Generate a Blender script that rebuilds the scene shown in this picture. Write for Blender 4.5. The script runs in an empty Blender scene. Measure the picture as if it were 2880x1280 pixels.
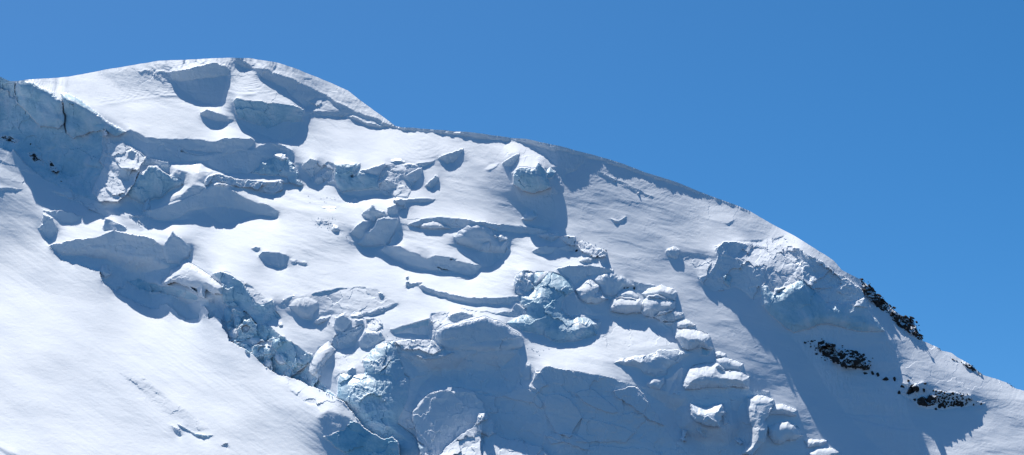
import bpy, math, random
import numpy as np

# ------------------------------------------------------------------ camera model and sun
W, H = 2880.0, 1280.0
HFOV = math.radians(24.0)
F = (W/2)/math.tan(HFOV/2)
PITCH = math.radians(14.0)
D0 = 1500.0
CAMZ = 1.7
SUN_E = math.radians(62.0)
SUN_A = math.radians(-30.0)            # azimuth from the view direction, negative = left
sw = np.array([math.sin(SUN_A)*math.cos(SUN_E), math.cos(SUN_A)*math.cos(SUN_E), math.sin(SUN_E)])
SX = sw[0]; SY = -math.sin(PITCH)*sw[1]+math.cos(PITCH)*sw[2]; SZ = math.cos(PITCH)*sw[1]+math.sin(PITCH)*sw[2]
_g = np.linspace(-3, 12, 3001)
_b = (SY*_g-SZ)/np.sqrt(1+_g*_g)
_i = int(np.argmax(_b)); _g = _g[:_i]; _b = _b[:_i]
_j = int(np.argmin(_b)); _g = _g[_j:]; _b = _b[_j:]
def G(b):                               # depth gradient of a slope that catches the sun with cosine b
    return np.interp(b, _b, _g)

TILES = dict(A=(0,120),B=(600,120),C=(0,400),D=(600,400),E=(1200,320),Q=(0,640),R=(600,640),Hh=(1200,600),
             I=(1800,560),J=(1800,840),K=(0,960),L=(600,960),M=(1200,880),N=(1500,960),O=(2160,960),P=(2160,700))
TILES['X']=(760,760); TILES['Y']=(0,200); TILES['F']=TILES['Q']; TILES['G']=TILES['R']; TILES['H']=TILES['Hh']
S_ = 2576/720.0
def T(t, s):
    """traced outline: letter of the survey sheet + 'x,y x,y ...' -> points in the survey frame"""
    ox, oy = TILES[t]
    out = []
    for p in s.split():
        x, y = p.split(',')
        k = 2.8625 if t == 'Y' else S_
        out.append((ox+float(x)/k, oy+float(y)/k))
    return out

# ------------------------------------------------------------------ skyline
SKY = [(-3000,470),(-1200,300),(-300,228),(-60,218)]
SKY += T('A','0,345 60,372 95,388 165,388 260,378 520,355 700,335 900,305 1050,280 1250,240 1450,208 1600,182 1750,175 2000,162')
SKY += T('B','0,157 200,157 380,158 500,178 640,200 820,255 1000,330 1200,410 1350,480 1480,580 1600,670 1720,755 1830,835 1900,850 2000,855')
SKY += T('E','0,155 200,170 400,183 560,200 700,220 830,240 1000,255 1150,290 1350,325 1560,380 1800,450 2000,515 2200,590 2400,650 2540,700')
SKY += T('I','800,0 950,55 1100,120 1250,205 1400,290 1550,370 1700,460 1850,550 1950,620')
SKY += T('P','745,215 850,265 940,310 1000,360 1050,420 1120,470 1170,530 1280,625 1340,670 1430,700 1480,760 1520,850 1560,930 1700,985 1850,1050')
SKY += T('O','1750,95 1900,160 2020,225 2090,280 2160,335 2300,380 2400,415 2500,480 2576,498')
SKY += [(3100,1225),(3600,1540),(5600,2700)]
SKY = sorted(SKY)
skx = np.array([p[0] for p in SKY]); sky_ = np.array([p[1] for p in SKY])

# ------------------------------------------------------------------ grid
def axis(a, b, h, far_lo, far_hi):
    mid = np.arange(a, b+h/2, h)
    lo = []; s = h; x = a
    while x > far_lo:
        s *= 1.13; x -= s; lo.append(x)
    hi = []; s = h; x = mid[-1]
    while x < far_hi:
        s *= 1.13; x += s; hi.append(x)
    return np.array(lo[::-1]+list(mid)+hi)
STEP = 2.0
xs = axis(-30, 2910, STEP, -1400, 4400)
ys = axis(160, 1310, STEP, 160, 2600)
NX, NY = len(xs), len(ys)
XX, YY = np.meshgrid(xs, ys)

def hash2(ix, iy, seed):
    n = (ix.astype(np.int64)*374761393 + iy.astype(np.int64)*668265263 + seed*1442695041) & 0x7fffffff
    n = ((n ^ (n >> 13))*1274126177) & 0x7fffffff
    n = ((n ^ (n >> 15))*461845907) & 0x7fffffff
    return ((n ^ (n >> 16)) & 0xffff)/32767.5-1.0
def vnoise(x, y, seed):
    """gradient noise"""
    ix = np.floor(x); iy = np.floor(y); fx = x-ix; fy = y-iy
    u = fx*fx*fx*(fx*(fx*6-15)+10); v = fy*fy*fy*(fy*(fy*6-15)+10)
    def g(dx, dy):
        a = hash2(ix+dx, iy+dy, seed)*math.pi
        return np.cos(a)*(fx-dx)+np.sin(a)*(fy-dy)
    a = g(0,0); b = g(1,0); c = g(0,1); d = g(1,1)
    return ((a+(b-a)*u)+((c+(d-c)*u)-(a+(b-a)*u))*v)*1.5
def fbm(x, y, lx, ly, ang, octs, seed, gain=0.5, ridged=False):
    ca, sa = math.cos(ang), math.sin(ang)
    px = (x*ca+y*sa)/lx; py = (-x*sa+y*ca)/ly
    t = 0; a = 1.0
    for o in range(octs):
        n = vnoise(px, py, seed+o*17)
        if ridged: n = 1-2*np.abs(n)
        t = t+a*n; a *= gain; px = px*2.03+13.7; py = py*2.03+7.1
    return t

# ------------------------------------------------------------------ outlines -> masks
def inside(poly, x, y):
    r = np.zeros(x.shape, bool); n = len(poly)
    for i in range(n):
        x1, y1 = poly[i]; x2, y2 = poly[(i+1) % n]
        if y1 == y2: continue
        c = ((y1 > y) != (y2 > y)) & (x < (x2-x1)*(y-y1)/(y2-y1)+x1)
        r ^= c
    return r
def dist(poly, x, y, closed=True):
    d = np.full(x.shape, 1e9); n = len(poly)
    for i in range(n if closed else n-1):
        x1, y1 = poly[i]; x2, y2 = poly[(i+1) % n]
        dx, dy = x2-x1, y2-y1; l = dx*dx+dy*dy+1e-9
        t = np.clip(((x-x1)*dx+(y-y1)*dy)/l, 0, 1)
        d = np.minimum(d, np.hypot(x-x1-t*dx, y-y1-t*dy))
    return d
def box(poly, pad=0):
    px = [p[0] for p in poly]; py = [p[1] for p in poly]
    i0 = max(0, np.searchsorted(xs, min(px)-pad)-1); i1 = min(NX, np.searchsorted(xs, max(px)+pad)+1)
    j0 = max(0, np.searchsorted(ys, min(py)-pad)-1); j1 = min(NY, np.searchsorted(ys, max(py)+pad)+1)
    return slice(j0, j1), slice(i0, i1)
# irregular edges: the outlines are looked up through a small wobble
WX = fbm(XX, YY, 26, 26, 0, 3, 901)*2.6
WY = fbm(XX, YY, 26, 26, 0, 3, 977)*2.6

# ------------------------------------------------------------------ base lie of the land
# (x, y, sun cosine, lateral gradient)
CTRL = [(-200,250,.40,0),(300,260,.46,-.05),(480,220,.36,0),(560,330,.46,0),(400,330,.48,0),(620,400,.50,0),(720,180,.34,.25),(850,240,.26,.45),
 (780,250,.36,.1),(1000,330,.22,.45),(950,370,.44,0),(1150,400,.38,.05),(1250,480,.30,.05),(1400,520,.18,.1),(1500,430,.17,.1),(1350,570,.2,.1),(850,480,.5,0),
 (850,600,.45,0),(700,620,.48,0),(900,700,.42,0),(760,780,.42,0),(1000,760,.40,0),(1120,690,.45,0),(1300,640,.5,0),(1200,840,.44,0),(1450,700,.5,0),
 (1380,800,.42,0),(1650,740,.40,0),(1700,600,.105,.15),(1900,700,.10,.15),(1750,500,.11,.15),(2000,640,.15,.12),(1850,600,.105,.15),(1620,680,.12,.15),(2000,800,.12,.15),(2200,680,.36,.05),(1980,880,.12,.15),(2050,1050,.12,.15),
 (2150,1180,.13,.15),(2400,1230,.12,.15),(2500,1100,.15,.15),(2250,1150,.12,.15),(2100,950,.12,.15),(2500,1000,.34,.05),(2600,1000,.34,.05),(2650,1050,.30,.1),(2800,1200,.15,.15),(2850,1120,.30,.1),(2700,1250,.14,.15),
 (300,560,.42,0),(100,480,.42,0),(60,600,.36,0),(150,760,.40,0),(300,1000,.42,0),(600,1150,.35,.03),(800,1150,.22,.1),(700,1050,.30,.1),(850,1220,.22,.1),(760,1200,.25,.1),(550,1000,.38,0),(100,1250,.44,0),(850,930,.46,0),
 (950,960,.40,0),(1600,1000,.42,0),(1700,950,.38,.05),(1450,1000,.42,0),(1300,1100,.15,0),(1500,1250,.1,0),(1900,1100,.1,0),(1100,1400,.3,0),(2200,1500,.22,.1),
 (-600,1000,.35,0),(3400,1600,.22,.1),(3600,2200,.3,.1),(0,2000,.35,0),(1500,2200,.3,0)]
def idw(field):
    lvl = 8
    gx = xs[::lvl]; gy = ys[::lvl]
    X, Y = np.meshgrid(gx, gy); num = 0; den = 0
    for c in CTRL:
        w = 1/(((X-c[0])**2+(Y-c[1])**2)+35**2)**1.7
        num = num+w*c[field]; den = den+w
    q = num/den
    # bilinear back to the full grid
    ii = np.interp(xs, gx, np.arange(len(gx))); jj = np.interp(ys, gy, np.arange(len(gy)))
    i0 = np.minimum(ii.astype(int), len(gx)-2); fi = ii-i0
    j0 = np.minimum(jj.astype(int), len(gy)-2); fj = (jj-j0)[:, None]
    a = q[j0][:, i0]*(1-fi)+q[j0][:, i0+1]*fi
    b = q[j0+1][:, i0]*(1-fi)+q[j0+1][:, i0+1]*fi
    return a*(1-fj)+b*fj
BV = idw(2); GXF = idw(3)
GYF = G(BV)+GXF*SX/SY*-1

ROUGH = np.zeros((NY, NX)); LIFT = np.zeros((NY, NX)); TID = np.zeros((NY, NX), np.int32)
HARD = np.ones((NY, NX)); CUT = np.zeros((NY, NX), np.int32)      # outline ids: a step may open along their upper and side edges
REG = np.full((NY, NX), 1, np.int32)    # 1 glacier 2 summit 3 face 4 foreground slope

FEAT = []
def feat(kind, pts, b=None, gx=0.0, rough=0.0, lift=0.0, rad=12, cut=None, soft=0, thing=None, jump=None):
    """kind: C cliff, N shaded steep slope, S slope under a cliff, B bulge, V plain change of slope"""
    FEAT.append(dict(kind=kind, pts=pts, b=b, gx=gx, rough=rough, lift=lift, rad=rad, cut=cut, soft=soft, thing=thing, jump=jump, keep=False))


def th(name, label, cat, mat='firn', group=None, **k):
    return dict(name=name, label=label, cat=cat, mat=mat, group=group, **k)
def SV(label, mat='firn', **k): return th('serac', label, 'serac', mat, 'seracs of the icefall', **k)
def CL(label, mat='firn', **k): return th('ice_cliff', label, 'ice cliff', mat, 'ice cliffs breaking the snowfield', **k)
def BK(label, mat='firn', **k): return th('ice_block', label, 'ice block', mat, 'loose ice blocks on the snow', **k)
def PB(label, **k): return th('snow_mound', label, 'snow mound', 'snow', 'rounded snow mounds beside the bare slope', **k)

# ---- broad changes of slope -------------------------------------------------
feat('V', T('A','1000,300 1500,230 1850,230 1750,330 1650,480 1200,470'), .30, soft=14, rough=.15)
feat('V', T('B','170,260 320,260 600,450 900,640 560,600 350,540 200,540 150,400'), .40, soft=10, rough=.08)
feat('N', T('B','215,165 330,185 400,250 560,270 700,330 850,385 1000,460 1140,520 1170,560 1100,570 1040,548 970,580 960,620 930,655 880,620 800,540 700,450 600,400 480,340 420,270 330,260 250,220'), -.10, gx=.3, rough=.12, cut=False)
feat('V', T('B','500,180 820,258 1100,400 1350,500 1640,700 1800,825 1500,700 1150,500 800,330 560,240'), .27, gx=.35, soft=6, rough=.10)
feat('N', T('B','1150,530 1250,590 1370,660 1440,690 1800,825 1720,830 1500,745 1380,710 1300,745 1180,735 1050,730 945,712 960,690 1180,690 1290,690 1200,620'), -.05, gx=.2, rough=.15, cut=False)
feat('V', T('B','970,590 1040,550 1140,560 1180,640 1200,680 1000,680 930,670'), .30, soft=4, rough=.3)
feat('V', T('I','600,30 1100,130 1600,400 1950,640 1700,560 1480,460 1440,380 1300,300 1100,280 900,230 700,220'), .30, gx=.05, soft=16, rough=.06)
feat('V', T('I','1380,290 1560,385 1850,560 2030,720 2130,850 1950,700 1700,540 1480,390'), .36, soft=4, rough=.1)
feat('V', T('P','985,530 1240,680 1400,830 1560,930 2000,1120 2200,1230 2700,1500 2300,1500 1500,1200 1300,1000 1160,790 1030,640'), .38, soft=10, rough=.12)
feat('V', T('O','1360,220 1500,130 2300,500 2200,560 2050,480 1700,420 1550,400 1400,430 1300,400 1260,330'), .30, soft=16, rough=.08)
# ---- summit -----------------------------------------------------------------
feat('S', T('A','1740,380 1850,385 2285,335 2275,450 2230,580 2190,615 2120,615 1980,580 1880,510 1800,440'), .10)
feat('N', T('A','1380,280 1500,270 1700,290 1750,380 1800,440 1640,400 1500,330'), .12, rough=.6, cut=False)
feat('C', T('A','1700,290 1850,270 1980,240 2170,196 2260,235 2310,270 2285,335 2100,350 1850,385 1740,380'), thing=CL('broad ice cliff across the hollow just under the rounded summit'))
feat('S', T('A','2030,730 2150,780 2270,790 2240,855 2190,865 2120,850 2060,800'), .12)
feat('C', T('A','2010,700 2080,672 2180,700 2260,740 2290,770 2380,770 2270,795 2150,785 2030,735'), thing=CL('small ice cliff in the dimple between the summit hollow and the wide cyan cliff'))
feat('S', T('B','240,760 330,790 420,810 560,870 700,790 885,790 870,850 800,950 700,980 640,985 520,940 400,890 300,820'), .10)
feat('C', T('B','200,580 240,550 350,590 450,580 560,610 680,610 800,630 920,680 900,730 885,795 700,790 560,870 420,810 330,790 240,760 210,660'), rough=.35, thing=CL('wide cyan ice cliff with jagged rim on the right flank of the summit dome', 'ice'))
# ---- crest cornice ----------------------------------------------------------
_c = T('B','1360,738 1410,735 1520,795 1620,815 1740,838')
_cor = _c + [(x, float(np.interp(x, skx, sky_))+3) for x in range(1100, 2120, 20)]
_low = []
for x in range(2120, 1090, -10):
    wd = np.interp(x, [1090,1290,1330,1420,1470,1560,1640,1760,1900,2120], [5,6,13,8,8,15,9,7,5,2])
    _low.append((x, float(np.interp(x, skx, sky_))+3+wd*(.75+.5*random.Random(x).random())))
_cor = _cor+_low+T('B','1660,860 1560,835 1440,800 1400,765')
feat('C', _cor, thing=th('cornice', 'long thin shaded snow cornice hanging under the skyline crest', 'cornice', 'snow', cap=False), b=-.35)
feat('N', T('E','1080,340 1600,420 1560,500 1480,580 1410,600 1370,650 1370,740 1350,800 1310,810 1280,800 1285,900 1290,1050 1240,1145 1100,1130 1000,1110 960,1065 1060,970 1000,940 930,850 880,720 1100,790 1200,700 1300,560 1200,430'), .01, rough=.1, cut=False)
feat('V', T('E','1290,830 1300,1140 1500,1140 1440,900 1420,700'), .2, soft=6)
feat('V', T('E','780,300 850,260 1000,300 1080,340 1200,430 1300,520 1200,560 1110,490 1090,545 950,530 880,590 830,590 900,470 940,400 850,400 790,450'), .46, soft=3, rough=.15)
feat('C', T('E','940,540 1090,545 1120,490 1160,520 1200,590 1230,660 1240,740 1180,770 1080,800 960,770 870,700 880,620 905,560'), rough=.2, lift=8, rad=24, jump=4, thing=CL('domed icy bulb in deep shade below the crest, at the head of a long shadow', 'ice'))
feat('B', T('E','1190,590 1240,540 1300,580 1270,650 1210,640'), .35, rough=.2, lift=5, thing=BK('tiny sunlit ice knob beside the domed icy bulb under the crest', 'ice'))
feat('C', T('E','765,495 850,430 940,402 900,490 850,535 800,520'), gx=.5, thing=CL('leaf-shaped ice cliff left of the domed icy bulb under the crest'))
feat('C', T('E','120,450 200,400 370,348 330,420 270,490 200,505'), thing=CL('slanting leaf-shaped ice cliff high on the plain slope below the crest'))
feat('B', T('E','960,1065 1000,1000 1060,965 1115,1030 1060,1075'), .05, lift=6, thing=BK('pointed ice block at the foot of the long shadow below the crest'))
feat('C', T('D','2130,440 2180,390 2240,330 2265,350 2250,410 2210,460'), gx=.4, thing=CL('narrow curved ice cliff on the edge of the plain slope, above the crumbled ice'))
# ---- left ice wall ----------------------------------------------------------
_wall = T('A','-200,330 0,340 95,385 165,388 270,380 400,430 520,490 600,560 640,560 660,508 750,545 840,600 930,670 1080,780 1180,850 1270,893 1180,945 1110,920 1050,880 1025,990')+T('C','1045,70 1005,180 1050,250 975,390 920,500 1000,580 930,580 800,530 600,440 440,370 360,300 250,210 190,140 130,80 110,110 20,60 -200,20')
feat('N', _wall, -.10, rough=.35, lift=-8, rad=50, cut=True, gx=-.1, thing=th('ice_wall', 'tall blue ice wall with brown rock streaks at the left edge above the snow ridge', 'ice wall', 'ice', cap=False, thick=20))
feat('N', T('A','-60,340 0,342 95,387 160,400 150,560 60,480 -60,450'), -.1, rough=.5, cut=True, thing=SV('shaded serac at the left edge where the snow meets the sky', 'ice'))
feat('N', T('A','165,390 270,380 400,430 520,490 600,560 650,680 665,800 600,860 400,840 280,700 160,600 150,520'), -.12, gx=-.2, rough=.12, lift=9, rad=40, jump=4, cut=True, thing=SV('large pale cyan serac with a rounded top, leftmost against the bright summit snow', 'ice', parts=True))
feat('N', T('A','615,510 660,508 750,545 840,600 930,670 1080,780 1180,850 1270,893 1180,945 1050,880 900,900 740,960 660,900 665,800 640,650'), -.10, gx=.15, rough=.12, lift=6, rad=30, jump=3, cut=True, thing=SV('tapering serac with a sharp left tip and vertical cracks beside the cyan serac', 'ice'))
feat('V', T('C','-100,60 20,60 110,110 130,80 250,210 440,370 800,530 1000,600 1100,700 1000,750 700,640 400,480 0,350 -100,300'), .42, soft=3, rough=.1)
feat('V', T('C','1110,10 1240,0 1380,90 1480,150 1410,240 1370,380 1280,520 1180,600 1000,595 930,500 975,390 1050,250 1010,180 1045,70'), .48, rough=1.0, jump=7, cut=True)
feat('C', T('C','1290,110 1320,80 1370,110 1340,190 1300,170'), cut=True, thing=BK('dark notch-shaped ice block on the crumbled snow rib'))
feat('C', T('C','1195,270 1260,260 1340,270 1290,380 1240,380 1210,330'), rough=.5, thing=BK('dark hooked ice block left of the blue-bellied serac'))
# ---- long band wall ---------------------------------------------------------
feat('C', T('A','1190,942 1270,893 1310,868 1400,905 1460,950 1540,950 1700,1010 1850,1070')+T('D','-340,90 -150,130 80,110 240,92 400,75 480,30 560,0 640,0 740,40 790,80 812,120 800,190 750,190 730,110 620,100 600,150 480,190 450,250 370,310 250,310 150,310 0,275')+T('C','2030,190 1920,205 1700,190 1480,150 1300,50 1240,0'), -.08, rough=.12, thing=CL('very long curving ice cliff sweeping under the summit snowfield', thick=12))
feat('C', T('A','1570,967 1760,965 2000,972 2130,998 2260,962 2530,958 2570,990 2490,1085 2300,1105 2150,1110 1860,1072 1700,1012'), -.15, rough=.08, thing=CL('dark slot of shaded ice right above the very long curving cliff'))
feat('N', T('A','1310,870 1400,905 1460,950 1440,995 1370,940'), -.1, cut=True)
# ---- seracs below it, left --------------------------------------------------
feat('C', T('C','1410,240 1480,150 1600,188 1700,190 1720,250 1700,320 1640,270 1580,210 1480,225'), rough=.5, thing=SV('dark ragged block perched above the blue-bellied serac'))
feat('S', T('C','1310,580 1470,600 1540,670 1620,600 1780,460 1830,440 1640,560 1560,660 1440,700 1360,640'), .05)
feat('C', T('C','1380,370 1400,310 1440,330 1500,235 1560,240 1640,290 1720,350 1830,370 1840,430 1780,455 1700,490 1620,560 1470,600 1440,620 1310,570 1280,520 1300,480 1350,410'), rough=.3, lift=5, rad=14, thing=SV('triangular serac with a blue belly left of the fluted rib', 'ice'))
feat('B', T('C','1440,690 1450,600 1500,565 1500,620 1530,640 1500,690'), .0, rough=.6, lift=4, thing=BK('small upright ice chip at the foot of the blue-bellied serac'))
feat('C', T('C','1880,240 1980,200 2000,260 2000,320 1960,290 1900,270'), thing=BK('small pyramid of ice on bright snow under the very long cliff'))
feat('N', T('C','2050,400 2110,335 2200,320 2350,360 2500,390 2576,400 2576,455 2450,430 2300,415 2200,415 2130,440 2090,460')+T('D','429,455 430,385 330,370'), -.05, rough=1.3, cut=True)
feat('C', T('C','2050,400 2110,335 2200,320 2350,360 2500,390')+T('D','420,385 600,400 740,365 762,412 690,405 705,480 600,525 480,500 400,465 330,440 230,430 100,400 0,390')+T('C','2090,460'), -.2, rough=1.2, thing=SV('low fluted ice rib right above the bat-wing cliff', 'firn'))
_bat_low = T('C','1530,765 1600,795 1750,795 1910,770 1930,710 1980,680 2020,715 2060,700 2170,790 2230,830')+T('D','160,815 300,770 440,730 520,740 600,760 640,745 600,740 400,720 330,680 200,665 50,650')+T('C','2020,655 1900,680 1700,700')
feat('S', _bat_low, .08)
feat('C', T('C','1430,700 1560,670 1900,565 2000,520 2150,430 2290,435 2380,510 2480,570 2576,612')+T('D','520,620 600,650 660,710 640,750 600,760 520,740 400,720 330,680 200,665 50,650')+T('C','2020,660 1900,690 1800,760 1600,790 1500,760'), -.3, thing=CL('bat-wing shaped ice cliff with a peaked middle in the upper left snowfield'))
feat('C', T('C','430,730 520,750 560,820 590,880 550,930 520,980 470,960 400,870 430,790'), -.3, thing=th('crevasse', 'short upright dark crevasse hole in the bright left snow', 'crevasse', 'firn', cap=False))
feat('N', T('C','430,685 640,690 760,720 840,750 780,790 720,820 640,810 570,760 500,720'), -.05, cut=True, thing=CL('shallow crescent of shaded ice above the upright crevasse hole'))
feat('N', T('C','800,570 880,570 960,640 1040,670 1100,700 1060,745 980,710 900,680 840,620'), -.03, rough=.9, cut=True)
feat('N', T('C','0,455 150,460 250,470 200,485 50,480 -50,470'), .0, rough=.2)
feat('N', T('C','1045,760 1100,770 1200,820 1280,870 1260,895 1120,885 1040,885'), -.02, cut=True, thing=BK('pale tilted ice slab on the rim left of the bat-wing cliff'))
feat('V', T('C','1070,720 1160,680 1300,770 1400,840 1460,880 1420,900 1280,860 1180,810 1080,740'), .2, gx=.3, soft=2)
feat('V', T('C','1300,740 1450,730 1500,790 1600,830 1520,860 1440,840'), .2, soft=3, rough=1.2)
# ---- big dark wall over the foreground slope --------------------------------
feat('N', T('Q','490,180 560,240 800,200 1100,180 1350,270 1550,275 1680,350 1830,360 1740,420 1690,480 1620,560 1740,590 1900,620 2010,690 2060,700 2150,670 2235,680 2250,760 2280,860 2320,930 2250,960 2220,925 2150,895 2095,915 2090,840 2060,790 2022,790 2005,915 1870,935 1800,880 1720,820 1680,770 1610,780 1600,815 1510,822 1350,750 1250,700 1150,650 1100,580 1030,550 1000,440 900,420 850,390 780,365 740,375 620,330 540,260'), -.09, rough=.18, cut=True, thing=th('ice_wall', 'big dark blue shaded ice wall dropping behind the foreground snow slope', 'ice wall', 'firn', cap=False, thick=16), lift=-9, rad=55)
feat('C', T('Q','490,178 560,150 700,135 760,110 850,120 1000,90 1100,40 1160,28 1300,70 1450,85 1550,110 1600,165 1640,180 1700,200 1760,330 1680,355 1560,280 1350,270 1200,225 1100,185 950,180 800,210 620,250 540,240'), -.3, rough=.12, thing=CL('long arched ice cliff with a ragged snow rim topping the dark wall on the left'))
feat('C', T('Q','1640,180 1700,90 1730,30 1800,90 1850,130 1920,190 1932,215 1910,300 1840,330 1820,372 1680,355 1650,260'), -.35, gx=.25, lift=4, thing=SV('blocky serac with a sharp left corner at the right end of the long arched cliff'))
feat('B', T('Q','1000,440 1010,410 1040,370 1080,372 1075,400 1120,470 1060,500 1020,480'), .0, rough=.7, lift=3, thing=BK('small snow-capped knob against the dark wall'))
feat('N', T('Q','1280,540 1400,510 1480,545 1600,580 1750,600 1900,640 2000,700 1980,740 1800,700 1600,650 1400,630'), -.12, rough=1.0, cut=True, thing=th('ice_ledge', 'rough dirty ice ledge across the dark wall below the white dome', 'ice ledge', 'ice', cap=False))
feat('B', T('Q','1620,560 1690,480 1740,420 1830,370 1900,350 2000,400 2100,480 2190,550 2240,600 2235,670 2150,670 2080,620 2060,720 2005,690 1980,620 1930,600 1990,660 1900,600 1800,560 1750,545 1680,575'), .33, rough=.35, lift=16, rad=26, jump=5, thing=SV('bright rounded snow-covered serac bulging over the dark wall', 'snow', parts=True))
feat('N', T('Q','1680,770 1850,740 2000,740 2020,790 2005,915 1870,935 1800,880 1720,820'), -.2, cut=True, rough=.1)
feat('V', T('G','0,440 180,455 330,560 480,660 560,740 500,770 400,690 300,560 150,460'), .28, rough=.7, soft=3)
feat('C', T('G','-20,470 70,435 120,460 200,480 310,580 400,700 440,760 470,770 600,730 635,830 680,915 600,930 540,975 440,965 340,930 320,850 240,790 150,800 90,730 90,600 60,520'), -.12, gx=-.1, rough=.55, thing=CL('slanting grey-blue ice cliff with cracks right of the bright rounded serac', 'ice'))
_crumb = T('G','90,900 200,820 330,850 440,965 560,980 640,1060 760,1145 160,1145')+T('L','680,60 1000,130 960,200 960,270 1050,390 1150,470 1240,570 1000,460 840,385 640,330 520,260 400,140 330,90 200,20')
feat('N', _crumb, -.02, rough=1.9, cut=True, thing=th('ice_rubble', 'crumbled blue ice blocks piled along the edge of the foreground slope', 'ice rubble', 'ice', cap=False, thick=14))
rnd = random.Random(5)
_lab = ['shard of blue ice in the rubble, %s']
_spots = [(640,885,20,26,'nearest the dark wall'),(668,905,14,30,'standing tall next to the first sunlit crumbs'),(655,935,20,22,'split and resting on the foreground slope edge'),(690,925,16,16,'small and snow-capped in the middle of the jumble'),
 (716,960,22,16,'lying flat where the jumble widens'),(745,985,26,20,'broad and tilted halfway down the jumble'),(780,965,24,16,'low and half buried next to the smooth bright hollow'),(700,985,14,16,'thin and leaning over the slope edge'),
 (790,1010,24,22,'large and blue close to the black crack'),(755,1025,18,18,'wedge-shaped above the curving slope edge'),(835,1020,20,24,'square-topped right under the white snow lobe'),(815,1050,20,16,'lowest in the jumble')]
for (cx, cy, rx, ry, s_) in _spots:
    a0 = rnd.random()*6.28
    pl = [(cx+rx*.75*(.75+.45*rnd.random())*math.cos(a0+q*6.283/6), cy+ry*.75*(.75+.45*rnd.random())*math.sin(a0+q*6.283/6)) for q in range(6)]
    feat('B', pl, -.12+.25*(rnd.random() < .35), gx=rnd.uniform(-.5,.5), rough=.3, lift=7, rad=9, thing=th('ice_shard', 'shard of blue ice '+s_, 'ice shard', rnd.choice(['ice','firn','ice']), 'ice shards in the rubble by the slope edge'))
# ---- middle upper: ice group under the plain slope ---------------------------
feat('C', T('D','470,200 600,150 620,110 700,110 740,150 800,210 850,310 900,420 880,450 760,400 745,350 700,340 600,335 450,320 385,308 450,250'), -.1, gx=-.2, rough=.9, lift=5, rad=14, thing=SV('lumpy broken serac at the right end of the very long curving cliff', 'ice'))
feat('B', T('D','610,120 650,100 730,120 740,170 690,185 630,150'), .05, lift=3, rad=6, thing=BK('flat-topped ice boulder sitting on the lumpy broken serac'))
feat('C', T('D','880,230 930,200 980,155 1040,190 1070,240 1100,260 1050,310 1010,380 980,372 950,310'), rough=.3, thing=SV('dark pointed serac in a gap between two snow ribs'))
feat('V', T('D','1100,250 1150,200 1220,230 1215,280 1150,290 1010,390 980,370 1060,300'), .3, rough=.9, soft=2)
feat('C', T('D','1010,395 1080,330 1150,290 1222,262 1200,330 1130,400 1050,415'), rough=.8, thing=SV('rough little serac between the dark pointed serac and the hanging double cliff'))
feat('C', T('D','1130,410 1210,388 1225,405 1160,427'), thing=BK('sliver of ice on the bright hollow below the rough little serac'))
feat('S', T('D','1285,505 1400,490 1600,470 1680,490 1660,520 1560,540 1480,545 1300,525'), .05)
feat('C', T('D','1215,225 1300,225 1480,207 1455,260 1385,345 1400,350 1470,300 1660,325 1680,300 1720,215 1700,290 1660,400 1680,470 1600,470 1400,490 1290,505 1240,430 1210,370 1235,280'), -.3, rough=.25, lift=3, thing=CL('double hanging ice cliff with an overhanging snow lip, below the plain slope', 'ice'))
feat('C', T('D','1470,300 1540,275 1640,240 1722,213 1690,310 1660,328'), -.45, thing=CL('dark triangular recess under the overhanging snow lip'))
feat('V', T('D','1400,345 1480,210 1560,180 1880,150 1930,185 1730,212 1540,270'), .36, soft=3)
feat('C', T('D','1655,410 1750,375 1840,430 1800,480 1790,540 1720,530 1680,480'), rough=.9, thing=SV('spiky dark serac right of the hanging double cliff'))
feat('C', T('D','1910,350 1990,300 2100,258 2090,320 2050,400 2015,440 2000,465 1975,400'), -.3, rough=.4, thing=SV('dark wedge serac under the smooth snow shoulder'))
feat('C', T('D','1775,195 1870,178 1945,205 1850,215'), thing=CL('thin dark ice lip above the crumbled ice patch'))
feat('C', T('D','2035,210 2100,205 2240,183 2130,247 2090,245'), thing=CL('small hanging ice lip pointing right on the plain slope'))
feat('V', T('D','1730,240 1800,210 2030,220 2090,250 1990,300 1910,350 1840,430 1740,370 1670,380'), .26, rough=1.0, soft=2)
feat('V', T('D','1800,460 1900,440 2000,470 1960,550 1850,550 1800,540'), .24, rough=.9, soft=2)
feat('C', T('D','1330,610 1380,582 1440,550 1470,600 1420,642 1405,625 1385,650'), thing=BK('lone double-humped ice block on the smooth bright snow'))
feat('C', T('D','1100,665 1160,660 1232,668 1210,697 1170,690'), thing=BK('tiny flat block left of the double-humped block'))
feat('N', T('D','1030,790 1150,800 1200,840 1120,830 1060,830'), .1, rough=1.0, cut=False)
feat('B', T('D','1185,880 1215,845 1255,860 1255,890 1220,905'), -.1, lift=3, rad=5, thing=BK('small round ice ball on the wind-rippled snow'))
feat('C', T('D','1490,720 1600,625 1650,670 1720,690 1755,740 1640,770 1620,800 1540,780'), gx=-.3, rough=.2, lift=4, thing=SV('pointed grey serac behind the tall square block'))
feat('C', T('D','1750,660 1830,630 1860,710 1800,747 1765,730'), rough=.3, thing=SV('dark stub of ice right of the pointed grey serac'))
feat('C', T('D','1800,590 1850,560 1920,570 1925,610 1945,660 1870,688 1850,640'), rough=.4, thing=SV('overhanging dark stub where the plain slope meets the snow hollow'))
feat('C', T('D','1900,570 2100,560 2240,578 2160,602 1940,605'), -.3, thing=CL('thin level ice cliff right of the overhanging dark stub'))
feat('C', T('D','1380,915 1440,840 1500,795 1620,795 1540,890 1500,975 1450,975'), gx=-.2, thing=SV('leaning serac slab left of the tall square block'))
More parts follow.
